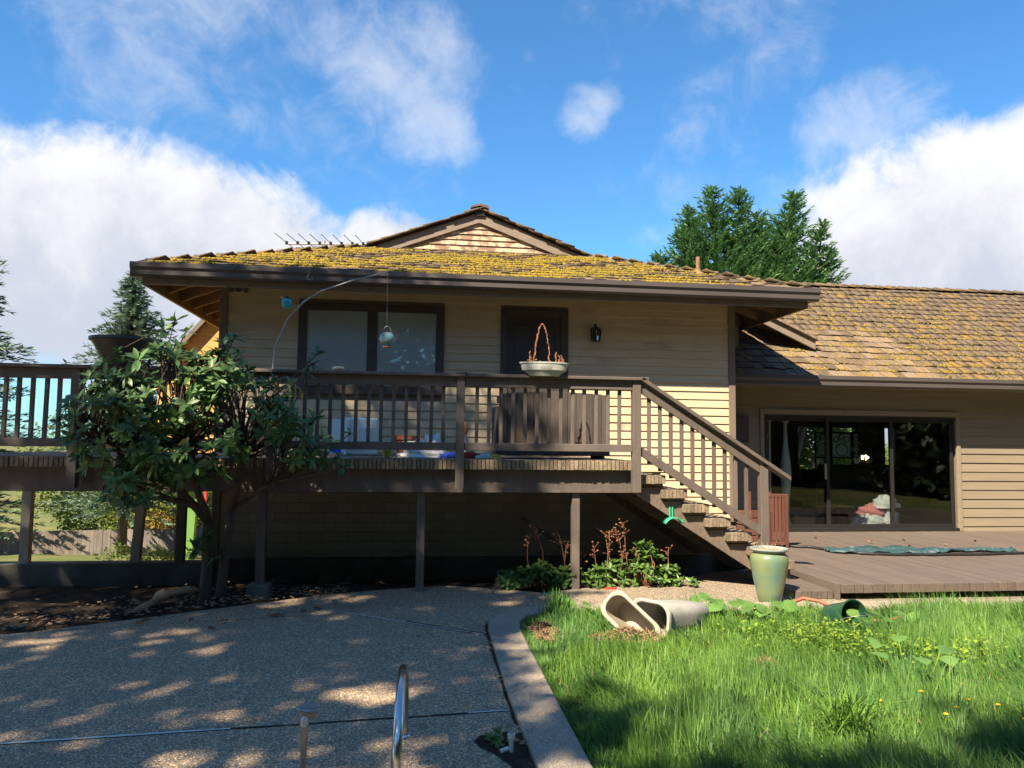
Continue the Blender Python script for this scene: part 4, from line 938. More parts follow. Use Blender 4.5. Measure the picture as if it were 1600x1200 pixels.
# ================================================================== TREES
def conifer(name, lb, base, leaders, m, grp=None, spray=.34, density=1.0, droop=-.15, up_=.0, pw=.75):
    t = thing(name, lb, 'tree', base, grp); tr = MB(); V_ = []; A_ = []
    for (dx,dy,h,r_,zb) in leaders:
        b = Vector(base)+Vector((dx*.3,dy*.3,0)); top = Vector(base)+Vector((dx,dy,h)); tr.tube([b, b.lerp(top,.5)+Vector((dx*.1,dy*.1,0)), top],[.16,.09,.015],7)
        nb = int(150*density*(h-zb)/5)
        for k in range(nb):
            u_ = random.random()**.85; z = zb+(h-zb)*u_; rad = r_*(1-u_)**pw*(1+.28*math.sin(z*3.1+dx*5)*math.sin(z*1.3+dx*2))*random.uniform(.35,1.22)+.10
            a = random.uniform(0,2*math.pi); c = Vector(base)+Vector((dx,dy,0))*(z/h)+Vector((0,0,z)); d = Vector((math.cos(a),math.sin(a),0))
            tr.tube([c, c+d*rad*.6+Vector((0,0,rad*.6*(droop+up_*.5)))],[.018,.006],4,False)
            ns_ = max(4,int(rad/spray*9))
            for j in range(ns_):
                f = (j+random.random())/ns_; p = c+d*rad*f+Vector((0,0,rad*(droop*f+up_*f*f)))
                sd = d.cross(Vector((0,0,1)))*random.uniform(-1,1)*(.35+.4*(1-f))+d*random.uniform(.3,1)+Vector((0,0,random.uniform(-.35,.35)+up_*.6)); sd.normalize()
                L = spray*random.uniform(.5,1.1); w = L*random.uniform(.10,.20); n_ = Vector((random.gauss(0,.5),random.gauss(0,.5),1)).cross(sd).normalized()*w
                e = p+sd*L
                V_.append([p-n_*.3, p+sd*L*.45-n_, e, p+sd*L*.45+n_]); 
                A_.append(random.random()*.6+.4*(1-f))
    n = len(V_); v = np.array([[tuple(x_) for x_ in q_] for q_ in V_]).reshape(-1,3)
    tr.build('trunk', MAT['bark'], t, smooth=True); npmesh('crown', v, np.arange(n*4).reshape(-1,4), MAT[m], t, WO[t], attr=np.repeat(A_,4))
    return t
conifer('cypress_tree','dense bright green cypress with ragged twin tops rising behind the roof',(10.3,23,-1.9),[(-.9,0,11.6,2.2,4),(-1.6,.3,11.0,1.7,4),(-.1,-.2,11.5,1.7,4),(2.0,.2,11.7,1.9,4),(-2.5,.4,9.5,1.7,4),(3.1,0,9.8,1.5,4),(.8,.3,10.9,2.2,4),(-1.9,0,10.2,1.6,4),(4.2,.2,8.6,1.1,4),(-3.0,.2,8.6,1.2,4),(1.4,-.3,10.2,1.9,4),(2.7,-.3,10.6,1.4,4)],'cypress',spray=.19,density=2.5,droop=.05,up_=.50,pw=.68,grp=None)
conifer('fir_tree','blue green fir with drooping boughs beyond the garden at the house corner',(-9.3,27,-2.3),[(0,0,9.4,2.9,1.5)],'fir',spray=.22,density=3.8,droop=-.30,up_=.12)
conifer('fir_tree','tall slim fir far past the rear wing, its tip clear of the eave',(-8.2,34,-3),[(0,0,11.2,2.4,3)],'fir',spray=.24,density=2.6,droop=-.30,up_=.12)
conifer('fir_tree','broad fir standing farther out past the end of the deck railing',(-16.5,30,-2.6),[(0,0,13.0,3.6,1.0)],'fir',spray=.28,density=3.2,droop=-.30,up_=.12)
def decid(name, lb, base, blobs, m, n, leaf=.13, cat='tree', grp=None, trunk=True):
    t = thing(name, lb, cat, base, grp); tr = MB(); V_ = []; A_ = []
    tot = sum(b[3]*b[4]*b[5] for b in blobs)**1
    for (x,y,z,rx,ry,rz) in blobs:
        c = Vector(base)+Vector((x,y,z))
        if trunk: limb(tr, base, c, .10, .03, .05)
        for _ in range(int(n*rx*ry*rz/tot)):
            d = Vector((random.gauss(0,1),random.gauss(0,1),random.gauss(0,1))).normalized(); s = random.uniform(.25,1)**.4*(1+.18*math.sin(d.x*5+x*3)*math.sin(d.z*6+y)+random.gauss(0,.06))
            p = c+Vector((d.x*rx,d.y*ry,d.z*rz))*s
            a = Vector((random.gauss(0,1),random.gauss(0,1),random.gauss(0,.6))).normalized(); b_ = a.cross(Vector((random.gauss(0,1),random.gauss(0,1),random.gauss(0,1)))).normalized(); L = leaf*random.uniform(.6,1.2)
            V_.append([p-a*L*.5, p+b_*L*.3, p+a*L*.5, p-b_*L*.3]); A_.append(random.random())
    v = np.array([[tuple(x_) for x_ in q_] for q_ in V_]).reshape(-1,3)
    if trunk: tr.build('trunk', MAT['bark'], t, smooth=True)
    npmesh('crown', v, np.arange(len(V_)*4).reshape(-1,4), MAT[m], t, WO[t], attr=np.repeat(A_,4)); return t
decid('broadleaf_tree','sunlit light green tree seen through the room and its back window',(13.2,25,-1.8),[(0,0,3.2,2.0,1.6,2.4),(-1.2,.4,2.8,1.6,1.2,2.0)],'decid',20000,.19)
decid('broadleaf_tree','pale green tree framed by the narrow back window of the room',(18.0,29,-2.2),[(0,0,2.6,1.8,1.5,1.7)],'decid',5000,.16)
decid('garden_shrub','golden yellow shrub behind the garden fence, seen under the deck',(-9.9,31.6,-3.1),[(0,0,1.7,1.4,1.0,1.2),(-.9,.2,1.2,1.0,.8,.9)],'decid_gold',5200,.13,'shrub','shrubs behind the garden fence')
decid('garden_shrub','reddish shrub behind the garden fence, seen under the deck',(-9.2,31.2,-3.1),[(0,0,1.3,1.0,.7,.7)],'decid_red',3000,.12,'shrub','shrubs behind the garden fence')
decid('garden_shrub','mid green shrub at the garden fence under the deck, beside the green post',(-8.2,31.3,-3.1),[(0,0,1.6,1.0,.8,1.4)],'decid',3600,.13,'shrub','shrubs behind the garden fence')
decid('garden_shrub','rounded green shrub at the far end of the garden fence',(-11.8,31.4,-3.1),[(0,0,1.8,1.5,1.0,1.5)],'decid',4000,.14,'shrub','shrubs behind the garden fence')
decid('broadleaf_tree','dark green tree behind the golden shrub, under the deck beam',(-10.5,37,-3.2),[(0,0,3.0,3.2,2,2.4),(-4,0,3.0,3,2,2.6),(4,0,2.6,2.4,2,2)],'decid',12000,.18)
for i, (x,y,r_) in enumerate(((-3.7,12.3,.30),(-3.2,12.0,.30),(-4.3,12.5,.34))):
    decid('groundcover_bush',['low olive groundcover bush between the two far deck posts','low olive groundcover bush between the dark far deck post and the green post','low olive groundcover bush on the outer side of the pale far deck post'][i],(x,y,-.5),[(0,0,.18,r_,r_*.7,.26)],'decid',900,.05,'bush','groundcover bushes under the deck',False)
# fence
fen = thing('board_fence','weathered grey board fence across the bottom of the garden','fence',(-10,30,-2.8))
x = -15.5
while x < -5.5: MB().box(x,x+.135,30+random.uniform(-.008,.008),30.025,-3.1,-1.80+random.uniform(-.02,.02)+(x+10)*.02).build('fence_board', MAT['fence'], fen); x += .14
for z in (-2.6,-2.05): MB().box(-15.5,-5.5,30.03,30.07,z,z+.09).build('rail', MAT['fence'], fen)
gp_ = MB().bar((-3.93,14.6,-1.0),(-3.80,14.6,1.6),.17,.14,(0,1,0)).build('green_post', MAT['green_paint']); tag(gp_,'bright green painted post standing beyond the rear of the deck','post')
fb = MB().box(-3.57,-3.53,14.2,14.25,-.6,1.6); fbo = fb.build('painted_panel', MAT['red_paint']); tag(fbo,'narrow red painted panel beside the green post','panel')
# shade trees behind and to the left of the viewer: crowns kept off the lit roof, stairs and walk
e1 = Vector((math.cos(SUN_AZ), -math.sin(SUN_AZ), 0)); e2 = S.cross(e1)*-1
if e2.z < 0: e2 = -e2
uk = [-14,-9.1,-8,-7,-5.9,-5.2,-4.6,-4.2,-4.0,-3.3,-2.8,-2.2,-1.5,-.7,1,3]; vk = [4.2,6.15,6.95,7.6,7.9,7.3,6.6,5.9,4.9,3.5,2.95,2.8,3.4,3.9,4.3,3.6]
def shade_tree(name, lb, u0_, u1_, v0_, v1_, L0, L1, n, base, thr, fr=1.0):
    t = thing(name, lb, 'tree', base, 'trees on the far side of the pool'); V_ = []; tr = MB(); cen = []
    for _ in range(n):
        u_ = random.uniform(u0_,u1_); v_ = random.uniform(v0_,v1_)
        if v_ > np.interp(u_,uk,vk)+random.gauss(0,.22): continue
        hole = .75*math.exp(-((u_+6.4)/.9)**2-((v_-4.3)/1.0)**2)
        if nz2(u_*1.05*fr+2, v_*1.15*fr, 3.3) > thr - hole + random.gauss(0,.06): continue
        c = e1*u_+e2*v_+S*random.uniform(L0,L1); cen.append(c)
        for _ in range(7):
            p = c+Vector((random.gauss(0,.13),random.gauss(0,.13),random.gauss(0,.13)))
            a = Vector((random.gauss(0,1),random.gauss(0,1),random.gauss(0,1))).normalized(); b_ = a.cross(Vector((random.gauss(0,1),random.gauss(0,1),random.gauss(0,1)))).normalized(); L = random.uniform(.16,.26)
            V_.append([p-a*L*.5,p+b_*L*.33,p+a*L*.5,p-b_*L*.33])
    v = np.array([[tuple(x_) for x_ in q__] for q__ in V_]).reshape(-1,3)
    b = Vector(base); mid = sum(cen,Vector())/len(cen); limb(tr,b,mid,.22,.08,.03)
    for c in cen[:14]: limb(tr, b.lerp(mid,random.uniform(.6,1)), c, .05,.012,.06)
    tr.build('trunk', MAT['bark'], t, smooth=True); npmesh('crown', v, np.arange(len(V_)*4).reshape(-1,4), MAT['shade_leaf'], t, WO[t])
shade_tree('shade_tree','tall leafy tree outside the picture beside the deck end, casting the house shade',-11.5,-3.7,2.6,8.2,11,15,3000,(-9.2,2.2,-.08),.42)
shade_tree('shade_tree','spreading tree outside the picture behind the pool, dappling the patio',-7.2,-2.0,.2,4.8,10,14,2300,(-6.6,-1.6,-.08),.17,1.7)
shade_tree('shade_tree','spreading tree outside the picture shading the near lawn',-2.6,3.0,.8,4.6,10,14,1300,(-3.5,-6.5,-.08),-.12)

# added unseen trees behind the viewer, blocking low sky light from the house front
for i, (x,y,h,r_,lb) in enumerate(((-20,-10,13,5.5,'added unseen broad tree beyond the pool, beside the spreading trees, blocking sky light'),(-9,-18,16,6,'added unseen tall tree straight behind the pool, blocking sky light'),(0,-19,17,6,'added unseen tall tree behind the viewer, blocking sky light'),(9,-17,17,6,'added unseen tall tree behind the lawn, blocking sky light'),(17,-10,16,6,'added unseen tall tree at the far lawn corner, blocking sky light'),(20,-1,15,5.5,'added unseen broad tree beside the lawn, blocking sky light'),(-21,4,15,5.5,'added unseen broad tree past the deck end, blocking sky light'),(20,8,9,3.5,'added unseen tree beyond the platform end, blocking sky light'))):
    decid('sky_block_tree', lb, (x,y,-.08), [(0,0,h*.45,r_,r_,h*.38),(r_*.5,r_*.4,h*.62,r_*.7,r_*.7,h*.30),(-r_*.5,-r_*.3,h*.60,r_*.7,r_*.7,h*.30)], 'shade_leaf', 5200, .85, grp='added unseen trees that block sky light')

decid('bounce_block_hedge','added unseen tall hedge behind the lawn and pool, cutting reflected light',(4,-13,-.08),[(x,-.004*(x+4)**2+.02*x,2.0,2.6,1.6,2.6) for x in range(-20,26,3)],'shade_leaf',15000,.5,'hedge',None,False)  # added unseen hedge: darkens the sliding door reflection, cuts bounce from the far ground
decid('bounce_block_hedge','added unseen tall hedge along the far side of the lawn, cutting reflected light',(17,2,-.08),[(0,y,1.8,1.5,2.4,2.4) for y in range(-12,9,3)],'shade_leaf',7000,.5,'hedge',None,False)  # second added hedge, also unseen, screens bounce light from the side
# ================================================================== THINGS ON AND AROUND THE DECK
o = MB().tube([(-1.40,8.05,1.36),(-1.405,8.05,2.2),(-1.377,8.05,2.50),(-1.26,8.05,2.80),(-1.12,8.05,2.96),(-.95,8.05,3.08),(-.63,8.05,3.205),(-.272,8.05,3.31)],[.013,.013,.012,.011,.010,.009,.008,.006],8)
pole = thing('arched_pole','thin pale pole arching over the deck with two hanging ornaments','pole',(-1.40,8.05,1.36)); o.build('shaft', MAT['pole'], pole, smooth=True)
MB().tube([(-1.30,8.05,2.91),(-1.25,8.05,2.945),(-1.18,8.05,2.90)],.004,6).tube([(-1.36,8.05,3.02),(-1.30,8.05,2.965),(-1.17,8.05,2.90)],.004,6).build('side_hook', MAT['pole'], pole)
MB().tube([(-.272,8.05,3.31),(-.262,8.05,2.76)],.0018,5).build('line', MAT['pole'], pole)
t = thing('hanging_lantern','turquoise glass jar lantern hanging near the top of the arched pole','lantern',(-1.285,8.05,2.89))
MB().lathe([(0,0),(.035,0),(.047,.015),(.05,.05),(.045,.085),(.034,.095)],(-1.285,8.05,2.895),18).build('jar', MAT['turquoise'], t, smooth=40); MB().lathe([(.036,.095),(.036,.115),(.02,.122),(0,.123)],(-1.285,8.05,2.895),14).tube([(-1.285,8.05,3.015),(-1.285,8.05,3.03)],.004).build('lid', MAT['black_metal'], t, smooth=40)
t = thing('hanging_lantern','round blue and rust ceramic lantern hanging from the arched pole in front of the window','lantern',(-.257,8.05,2.52))
c = (-.257,8.05,2.52)
MB().lathe([(0,0),(.04,.0),(.03,.012),(.055,.025),(.078,.06),(.082,.09),(.07,.125),(.045,.148),(.045,.142),(.062,.12)],c,22).build('globe', MAT['ceramic'], t, smooth=40)
MB().lathe([(.0,.0),(.045,.002),(.045,.012),(.03,.014)],(c[0],c[1],c[2]-.008),16).build('base', MAT['terracotta'], t, smooth=40)
MB().tube([(c[0]+.04*math.cos(a),c[1],c[2]+.145+.075*math.sin(a)) for a in np.linspace(0,math.pi,9)],.0035,6).build('handle', MAT['pole'], t)
o = MB().tube([(-1.31,9.75,3.70)]+[(-1.31+.018*math.sin(a*2.2)+.012*a/3,9.75,3.70-.06*a) for a in np.linspace(.2,2.6,10)]+[(-1.26,9.75,3.545),(-1.255,9.75,3.575)],.004,6); tag(o.build('wire_hook', MAT['pole']),'small curly wire hook hanging from the gutter','hook')
# shell on the rail
t = thing('shell_ornament','pale yellow shell ornament sitting on the deck rail','ornament',(-.735,7.93,2.245))
for i in range(5): MB().lathe([(0,-.02),(.02,-.015),(.026,0),(.016,.018),(0,.022)],(-.775+.02*i,7.93,2.265+.007*math.sin(i*.8)+.001*i),10,sy=1.1).build('whorl' if i else 'body', MAT['shell'], t, smooth=True)
# planter on the rail
t = thing('rail_planter','oval grey planter of dried stems straddling the deck rail','planter',(1.37,7.92,2.21))
MB().lathe([(0,.0),(.15,.0),(.19,.035),(.215,.05),(.235,.06),(.25,.125),(.262,.128),(.262,.142),(.245,.142),(.24,.125),(0,.122)],(1.37,7.84,2.232),36,sy=.42).build('tub', MAT['grey_planter'], t, smooth=35)
MB().lathe([(0,.004),(.2,.0),(.238,-.006)],(1.37,7.84,2.362),24,sy=.42).build('soil', MAT['hay'], t)
dd = MB()
def crumb(mb, pts, r, n=5):
    L = len(pts); rs = [r*random.uniform(.6,1.5) for _ in pts]; mb.tube([Vector(p)+Vector((random.gauss(0,.004),random.gauss(0,.004),random.gauss(0,.003))) for p in pts], rs, n)
crumb(dd, [(1.25+.095*u_-.10*(1-u_)*0+.0, 7.84, 2.36+.42*math.sin(u_*math.pi/2)) for u_ in np.linspace(0,1,22)], .007)
crumb(dd, [(1.345+.075*(1-(1-u_)**2)*1.0, 7.84, 2.78-.42*u_**1.4) for u_ in np.linspace(0,1,22)], .007)
for dx, h in ((-.15,.14),(-.135,.07),(-.09,.05),(-.17,.05),(.12,.13),(.155,.10),(.18,.10),(.20,.05),(.06,.04),(.15,.04),(-.05,.03),(.02,.03)): crumb(dd,[(1.37+dx+random.gauss(0,.004),7.84,2.355+h*k/6) for k in range(7)],.0075)
dd.build('dried_stems', MAT['dry_flower'], t)
t = thing('bowl_planter','wide dark bowl planter with dead twigs at the bush end of the deck rail','planter',(-2.80,7.9,2.245))
MB().lathe([(0,0),(.13,0),(.15,.04),(.22,.16),(.262,.235),(.285,.24),(.285,.268),(.258,.268),(.22,.20),(0,.18)],(-2.82,7.9,2.247),30).build('bowl', MAT['dark_planter'], t, smooth=35)
dd = MB()
for _ in range(26):
    a = random.uniform(0,6.28); p = Vector((-2.82+.12*math.cos(a),7.9+.12*math.sin(a),2.42)); limb(dd,p,p+Vector((random.gauss(.03,.09),random.gauss(0,.09),random.uniform(.12,.36))),.004,.0015,.15,4,4)
dd.build('dead_twigs', MAT['twig'], t)
# high backed storage bench behind the railing
t = thing('storage_bench','tall dark brown timber storage bench standing behind the deck railing','bench',(1.6,8.8,1.36))
x = .98
while x < 2.17: MB().bbox(x,x+.094,8.52,8.545,1.40,2.09+.03*math.sin((x-.98)/1.2*math.pi),.003).build('back_board', MAT['benchwood'], t); x += .098
MB().bbox(.96,2.20,8.548,8.60,1.98,2.06).build('back_rail', MAT['benchwood'], t)
for x in (.96,2.16): MB().bbox(x,x+.05,8.60,9.10,1.36,1.95).build('side_panel', MAT['benchwood'], t)
MB().bbox(1.01,2.16,8.602,9.12,1.78,1.83).build('seat', MAT['benchwood'], t); MB().bbox(1.01,2.16,9.05,9.09,1.40,1.778).build('front_panel', MAT['benchwood'], t)
# clutter on the deck
t = thing('storage_tub','white plastic storage tub standing on its side behind the balusters','tub',(-.56,9.6,1.36))
MB().bbox(-.78,-.40,9.55,9.95,1.365,1.80,.03).build('body', MAT['white_plastic'], t, smooth=40); MB().bbox(-.80,-.38,9.50,9.548,1.362,1.82,.02).build('lid', MAT['white_plastic'], t, smooth=40); MB().bbox(-.70,-.48,9.485,9.499,1.45,1.70,.006).build('lid_panel', MAT['white_plastic'], t)
t = thing('leaning_panel','white plastic panel leaning on the storage tub','panel',(-.88,9.3,1.36)); MB().bar((-.86,9.42,1.37),(-.83,9.50,1.80),.20,.025,(0,1,0)).build('sheet', MAT['white_plastic'], t); MB().bar((-.87,9.395,1.40),(-.845,9.47,1.5),.10,.012,(0,1,0)).build('latch', MAT['blue_cloth'], t)
t = thing('clay_pot','short terracotta pot on the deck beside the white tub','pot',(-.06,9.7,1.36)); MB().lathe([(0,0),(.095,0),(.125,.20),(.14,.20),(.14,.25),(.125,.25),(.11,.2),(0,.19)],(-.06,9.7,1.362),22).build('body', MAT['terracotta'], t, smooth=35); MB().box(-.08,.06,9.555,9.56,1.50,1.545).build('paper_label', MAT['white_plastic'], t)
def heap(name, lb, cat, c, r, m, seed, par=None, sq=(1,1,1)):
    r_ = np.random.default_rng(seed); mb = MB(); n = 20; rings = 10; pts = []
    ph = r_.uniform(0,6.28,6)
    for i in range(rings+1):
        e = math.pi/2*i/rings
        for k in range(n):
            a = 2*math.pi*k/n; f = 1+.16*math.sin(3*a+ph[0]+2*e)+.11*math.sin(7*a+ph[1]-3*e)+.10*math.sin(5*e*2+ph[2]+a*2)+r_.normal(0,.03)
            mb.v.append(Vector((c[0]+r*sq[0]*math.cos(a)*math.cos(e)*f, c[1]+r*sq[1]*math.sin(a)*math.cos(e)*f, c[2]+r*sq[2]*math.sin(e)*f)))
    for i in range(rings):
        for k in range(n): k2 = (k+1)%n; mb.f.append((i*n+k,i*n+k2,(i+1)*n+k2,(i+1)*n+k))
    if par is not None: return mb.build(name, MAT[m], par, smooth=True)
    o = mb.build(name, MAT[m], smooth=True); return tag(o, lb, cat)
heap('plastic_bag','crumpled white plastic bag on the deck near the railing post','bag',(.16,8.9,1.362),.20,'bag',3,sq=(1.5,.6,.55))
heap('plastic_bag','peaked grey white bag behind the crumpled bag on the deck','bag',(.26,9.4,1.362),.17,'bag',5,sq=(.9,.7,1.4))
heap('cloth_heap','bright blue cloth dropped on the deck beside the railing post','cloth',(.47,8.7,1.362),.11,'blue_cloth',6,sq=(1.2,.6,.45))
heap('cloth_heap','dark red cloth on the deck just past the railing post','cloth',(.68,8.6,1.362),.10,'red_cloth',8,sq=(1.2,.6,.6))
heap('cloth_heap','white rag on the deck between the red cloth and the bench','cloth',(.82,8.5,1.362),.08,'bag',9,sq=(1.1,.6,.6))
heap('cloth_heap','small yellow cloth on the deck in front of the bench','cloth',(.93,8.42,1.362),.06,'yellow_plastic',10,sq=(1.1,.6,.7))
t = thing('flower_pot','small yellow pot on the deck by the plastic bag','pot',(-.25,8.6,1.36)); MB().lathe([(0,0),(.04,0),(.055,.075),(.062,.075),(.062,.095),(.05,.095),(.045,.06),(0,.06)],(-.25,8.6,1.362),16).build('body', MAT['yellow_plastic'], t, smooth=35); MB().lathe([(0,.062),(.03,.066),(.044,.06)],(-.25,8.6,1.362),12).build('soil', MAT['soil'], t)
t = thing('spray_bottle','slim bottle with an orange cap behind the railing post','bottle',(.63,8.9,1.36)); MB().lathe([(0,0),(.035,0),(.036,.20),(.018,.25),(.016,.27)],(.63,8.9,1.362),14).build('bottle_body', MAT['grey_planter'], t, smooth=35); MB().lathe([(.024,.262),(.026,.30),(.022,.36),(.01,.40),(0,.41)],(.63,8.9,1.362),12).build('cap', MAT['orange_plastic'], t, smooth=35)
# wall lantern, flood lights
t = thing('wall_lantern','black wall lantern beside the front door','lantern',(2.56,10.6,2.95))
MB().bbox(2.53,2.59,10.585,10.612,2.98,3.16).build('back_plate', MAT['black_metal'], t); MB().tube([(2.56,10.59,3.12),(2.56,10.52,3.22),(2.56,10.47,3.20)],.010,8).build('arm', MAT['black_metal'], t)
MB().lathe([(0,.24),(.012,.225),(.016,.20),(.06,.175),(.085,.165),(.085,.158),(.0,.158)],(2.56,10.47,2.98),6).build('roof', MAT['black_metal'], t)
for k in range(6): a = math.pi/3*k; MB().tube([(2.56+.06*math.cos(a),10.47+.06*math.sin(a),2.98),(2.56+.078*math.cos(a),10.47+.078*math.sin(a),3.138)],.005,5).build('rib', MAT['black_metal'], t)
MB().lathe([(.056,.0),(.073,.157)],(2.56,10.47,2.98),6).build('glass', MAT['glass'], t); MB().lathe([(0,-.02),(.06,-.012),(.065,.0),(0,.002)],(2.56,10.47,2.98),6).build('base', MAT['black_metal'], t)
t = thing('flood_light','twin security flood light under the eave at the house corner','flood light',(-2.32,10.55,3.55))
MB().bbox(-2.36,-2.28,10.57,10.60,3.52,3.60).build('bracket', MAT['gutter'], t)
for x in (-2.41,-2.22):
    M_ = Matrix.Translation((x,10.48,3.575)) @ Matrix.Rotation(R(60),4,'X'); h_ = MB().lathe([(0,-.10),(.03,-.10),(.045,-.04),(.062,.02),(.064,.035)],n=16,M=M_).build('lamp_head', MAT['gutter'], t, smooth=35); MB().lathe([(.060,.028),(.03,.036),(0,.04)],n=16,M=M_).build('lens', MAT['white_plastic'], h_, smooth=True)
# antenna
t = thing('roof_antenna','old television antenna lying along the mossy roof hip','antenna',(-1.35,12.2,4.35))
MB().tube([(-2.0,12.2,4.60),(-.78,12.2,4.64)],.012,6).build('boom', MAT['antenna'], t); MB().tube([(-1.40,12.2,4.25),(-1.40,12.2,4.68)],.014,6).build('mast', MAT['antenna'], t)
for i, x in enumerate(np.linspace(-1.98,-.80,8)):
    L = .42-.02*i; MB().tube([(x-.12,12.2-L,4.66+.01*i),(x+.10,12.2+L,4.60)],.006,5).build('element', MAT['antenna'], t); MB().bbox(x-.02,x+.02,12.18,12.22,4.60+.005*i,4.645+.005*i).build('clamp', MAT['black_metal'], t)
# diagonal plank under deck
o = MB().bar((1.36,9.3,.64),(1.95,9.2,.22),.05,.05); tag(o.build('loose_rail', MAT['trim_dark']),'dark length of timber leaning at a slant under the deck','timber')
# hose hanger on the stringer
t = thing('hose_hanger','bright green plastic hose hanger fixed to the stair stringer','hose hanger',(2.80,8.04,.75))
for x in (2.785,2.815): MB().bbox(x-.006,x+.006,8.03,8.045,.73,.87,.002).build('bracket', MAT['hose_green'], t)
mb = MB(); 
for k in range(9):
    a = R(155-130*k/8); mb.v += [Vector((2.80+.105*math.cos(a),y_,.655+.105*math.sin(a))) for y_ in (7.92,8.03)]
    if k: j = len(mb.v)-4; mb.f.append((j,j+1,j+3,j+2))
oo = mb.build('cradle', MAT['hose_green'], t, smooth=True); sm = oo.modifiers.new('s','SOLIDIFY'); sm.thickness = .008
MB().bbox(2.885,2.897,7.92,7.93,.70,.75,.002).build('lip', MAT['hose_green'], t)
# stake
o = MB().tube([(.965,8.14,-.04),(.945,8.14,.20)],.004,5); tag(o.build('thin_stake', MAT['pole']),'thin pale stake at the end of the shrub row','stake')
# urn
t = thing('glazed_urn','tall green glazed ceramic urn at the foot of the stairs','urn',(3.57,7.35,.0))
pr = [(0,0),(.105,0),(.112,.008),(.130,.10),(.158,.22),(.178,.33),(.186,.40),(.180,.445),(.160,.468),(.150,.478)]
MB().lathe(pr,(3.57,7.35,.003),44).build('body', MAT['urn'], t, smooth=40)
MB().lathe([(.150,.478),(.152,.486),(.178,.500),(.186,.510),(.184,.522),(.165,.524),(.150,.512),(.145,.49)],(3.57,7.35,.003),44).build('rim', MAT['urn_rim'], t, smooth=40)
MB().lathe([(0,.506),(.08,.503),(.146,.496)],(3.57,7.35,.003),24).build('soil', MAT['hay'], t)
dd = MB()
for _ in range(16): a = random.uniform(0,6.28); p = Vector((3.53+.09*math.cos(a),7.37+.09*math.sin(a),.50)); limb(dd,p,p+Vector((random.gauss(.01,.03),random.gauss(0,.03),random.uniform(.03,.09))),.003,.0015,.1,3,4)
dd.build('dead_stems', MAT['hay'], t)
# slatted chair by the house corner
t = thing('slatted_chair','reddish slatted wooden garden chair at the house corner behind the stairs','chair',(4.78,10.1,.16))
for i in range(5): MB().bbox(4.815+.053*i,4.855+.053*i,9.935,9.955,.24,.84,.003).build('side_slat', MAT['redwood'], t)
for x in (4.765,5.07): MB().bbox(x,x+.04,9.93,9.975,.162,.88,.004).build('leg', MAT['redwood'], t)
MB().bbox(4.806,5.069,9.932,9.972,.84,.885,.004).build('top_rail', MAT['redwood'], t); MB().bbox(4.806,5.069,9.932,9.972,.20,.24,.004).build('lower_rail', MAT['redwood'], t)
for x in (4.765,5.07): MB().bbox(x,x+.04,10.42,10.465,.162,.88,.004).build('leg', MAT['redwood'], t)
for i in range(6): MB().bbox(4.62,5.10,9.99+.075*i,10.05+.075*i,.60,.622,.003).build('seat_slat', MAT['redwood'], t)
for i in range(4): MB().bbox(4.60,4.618,9.94,10.46,.24+.10*i,.32+.10*i,.003).build('front_slat', MAT['redwood'], t)
for i in range(4): MB().bbox(4.585,4.76,9.93,9.948,.22+.115*i,.32+.115*i,.003).build('apron_slat', MAT['redwood'], t)
for i in range(3): MB().bbox(4.70,4.76,9.98,10.0,.70+.06*i,.745+.06*i,.003).build('arm_slat', MAT['redwood'], t)
# tarp and hose on the platform
mb = MB(); n1_, n2_ = 40, 10
for i in range(n1_):
    for j in range(n2_):
        x = 5.42+2.6*i/(n1_-1); w = .10+.26*math.sin(math.pi*min(1,i/(n1_-1)*1.6))**.6; y = 9.52-.10*i/(n1_-1)+w*(j/(n2_-1)-.5)*1.6
        mb.v.append(Vector((x,y,.168+.045*abs(math.sin(i*.55+j*.9))*abs(math.sin(j*1.3+i*.17))+.012*math.sin(i*1.7+j*2.3)**2)))
for i in range(n1_-1):
    for j in range(n2_-1): a = i*n2_+j; mb.f.append((a,a+n2_,a+n2_+1,a+1))
o = mb.build('tarp', MAT['tarp'], smooth=True); tag(o,'crumpled teal tarp spread on the low platform','tarp'); sm = o.modifiers.new('s','SOLIDIFY'); sm.thickness = .004
hp = [(4.9,10.0,.178),(5.15,10.0,.18),(5.4,9.85,.18),(5.55,9.50,.182),(5.75,9.28,.18),(6.05,9.16,.18),(6.6,9.10,.18),(7.4,9.12,.18),(8.6,9.3,.18)]
o = MB().tube([Vector(hp[0])]+[Vector(hp[i]).lerp(Vector(hp[i+1]),f)+Vector((0,.02*math.sin(i*2+f*6),0)) for i in range(len(hp)-1) for f in (.25,.5,.75,1)],.018,8); tag(o.build('garden_hose', MAT['hose_black'], smooth=True),'thick black hose running along the tarp on the low platform','hose')
for i,(x,y) in enumerate(((6.0,10.9),(6.5,10.3),(7.2,10.6),(5.6,11.0),(7.5,10.0),(8.2,10.4),(6.9,10.0))):
    v,f = leafverts(.07,.05,.5,.5); oo = inst(mk('fallen_leaf',v,f,MAT['leaf_fall']),'fallen_leaf',None,(x,y,.185),orient((random.gauss(0,.4),random.gauss(0,.4),1),random.uniform(0,6))); tag(oo,'dry curled leaf on the low platform boards','leaf','dry leaves on the low platform')
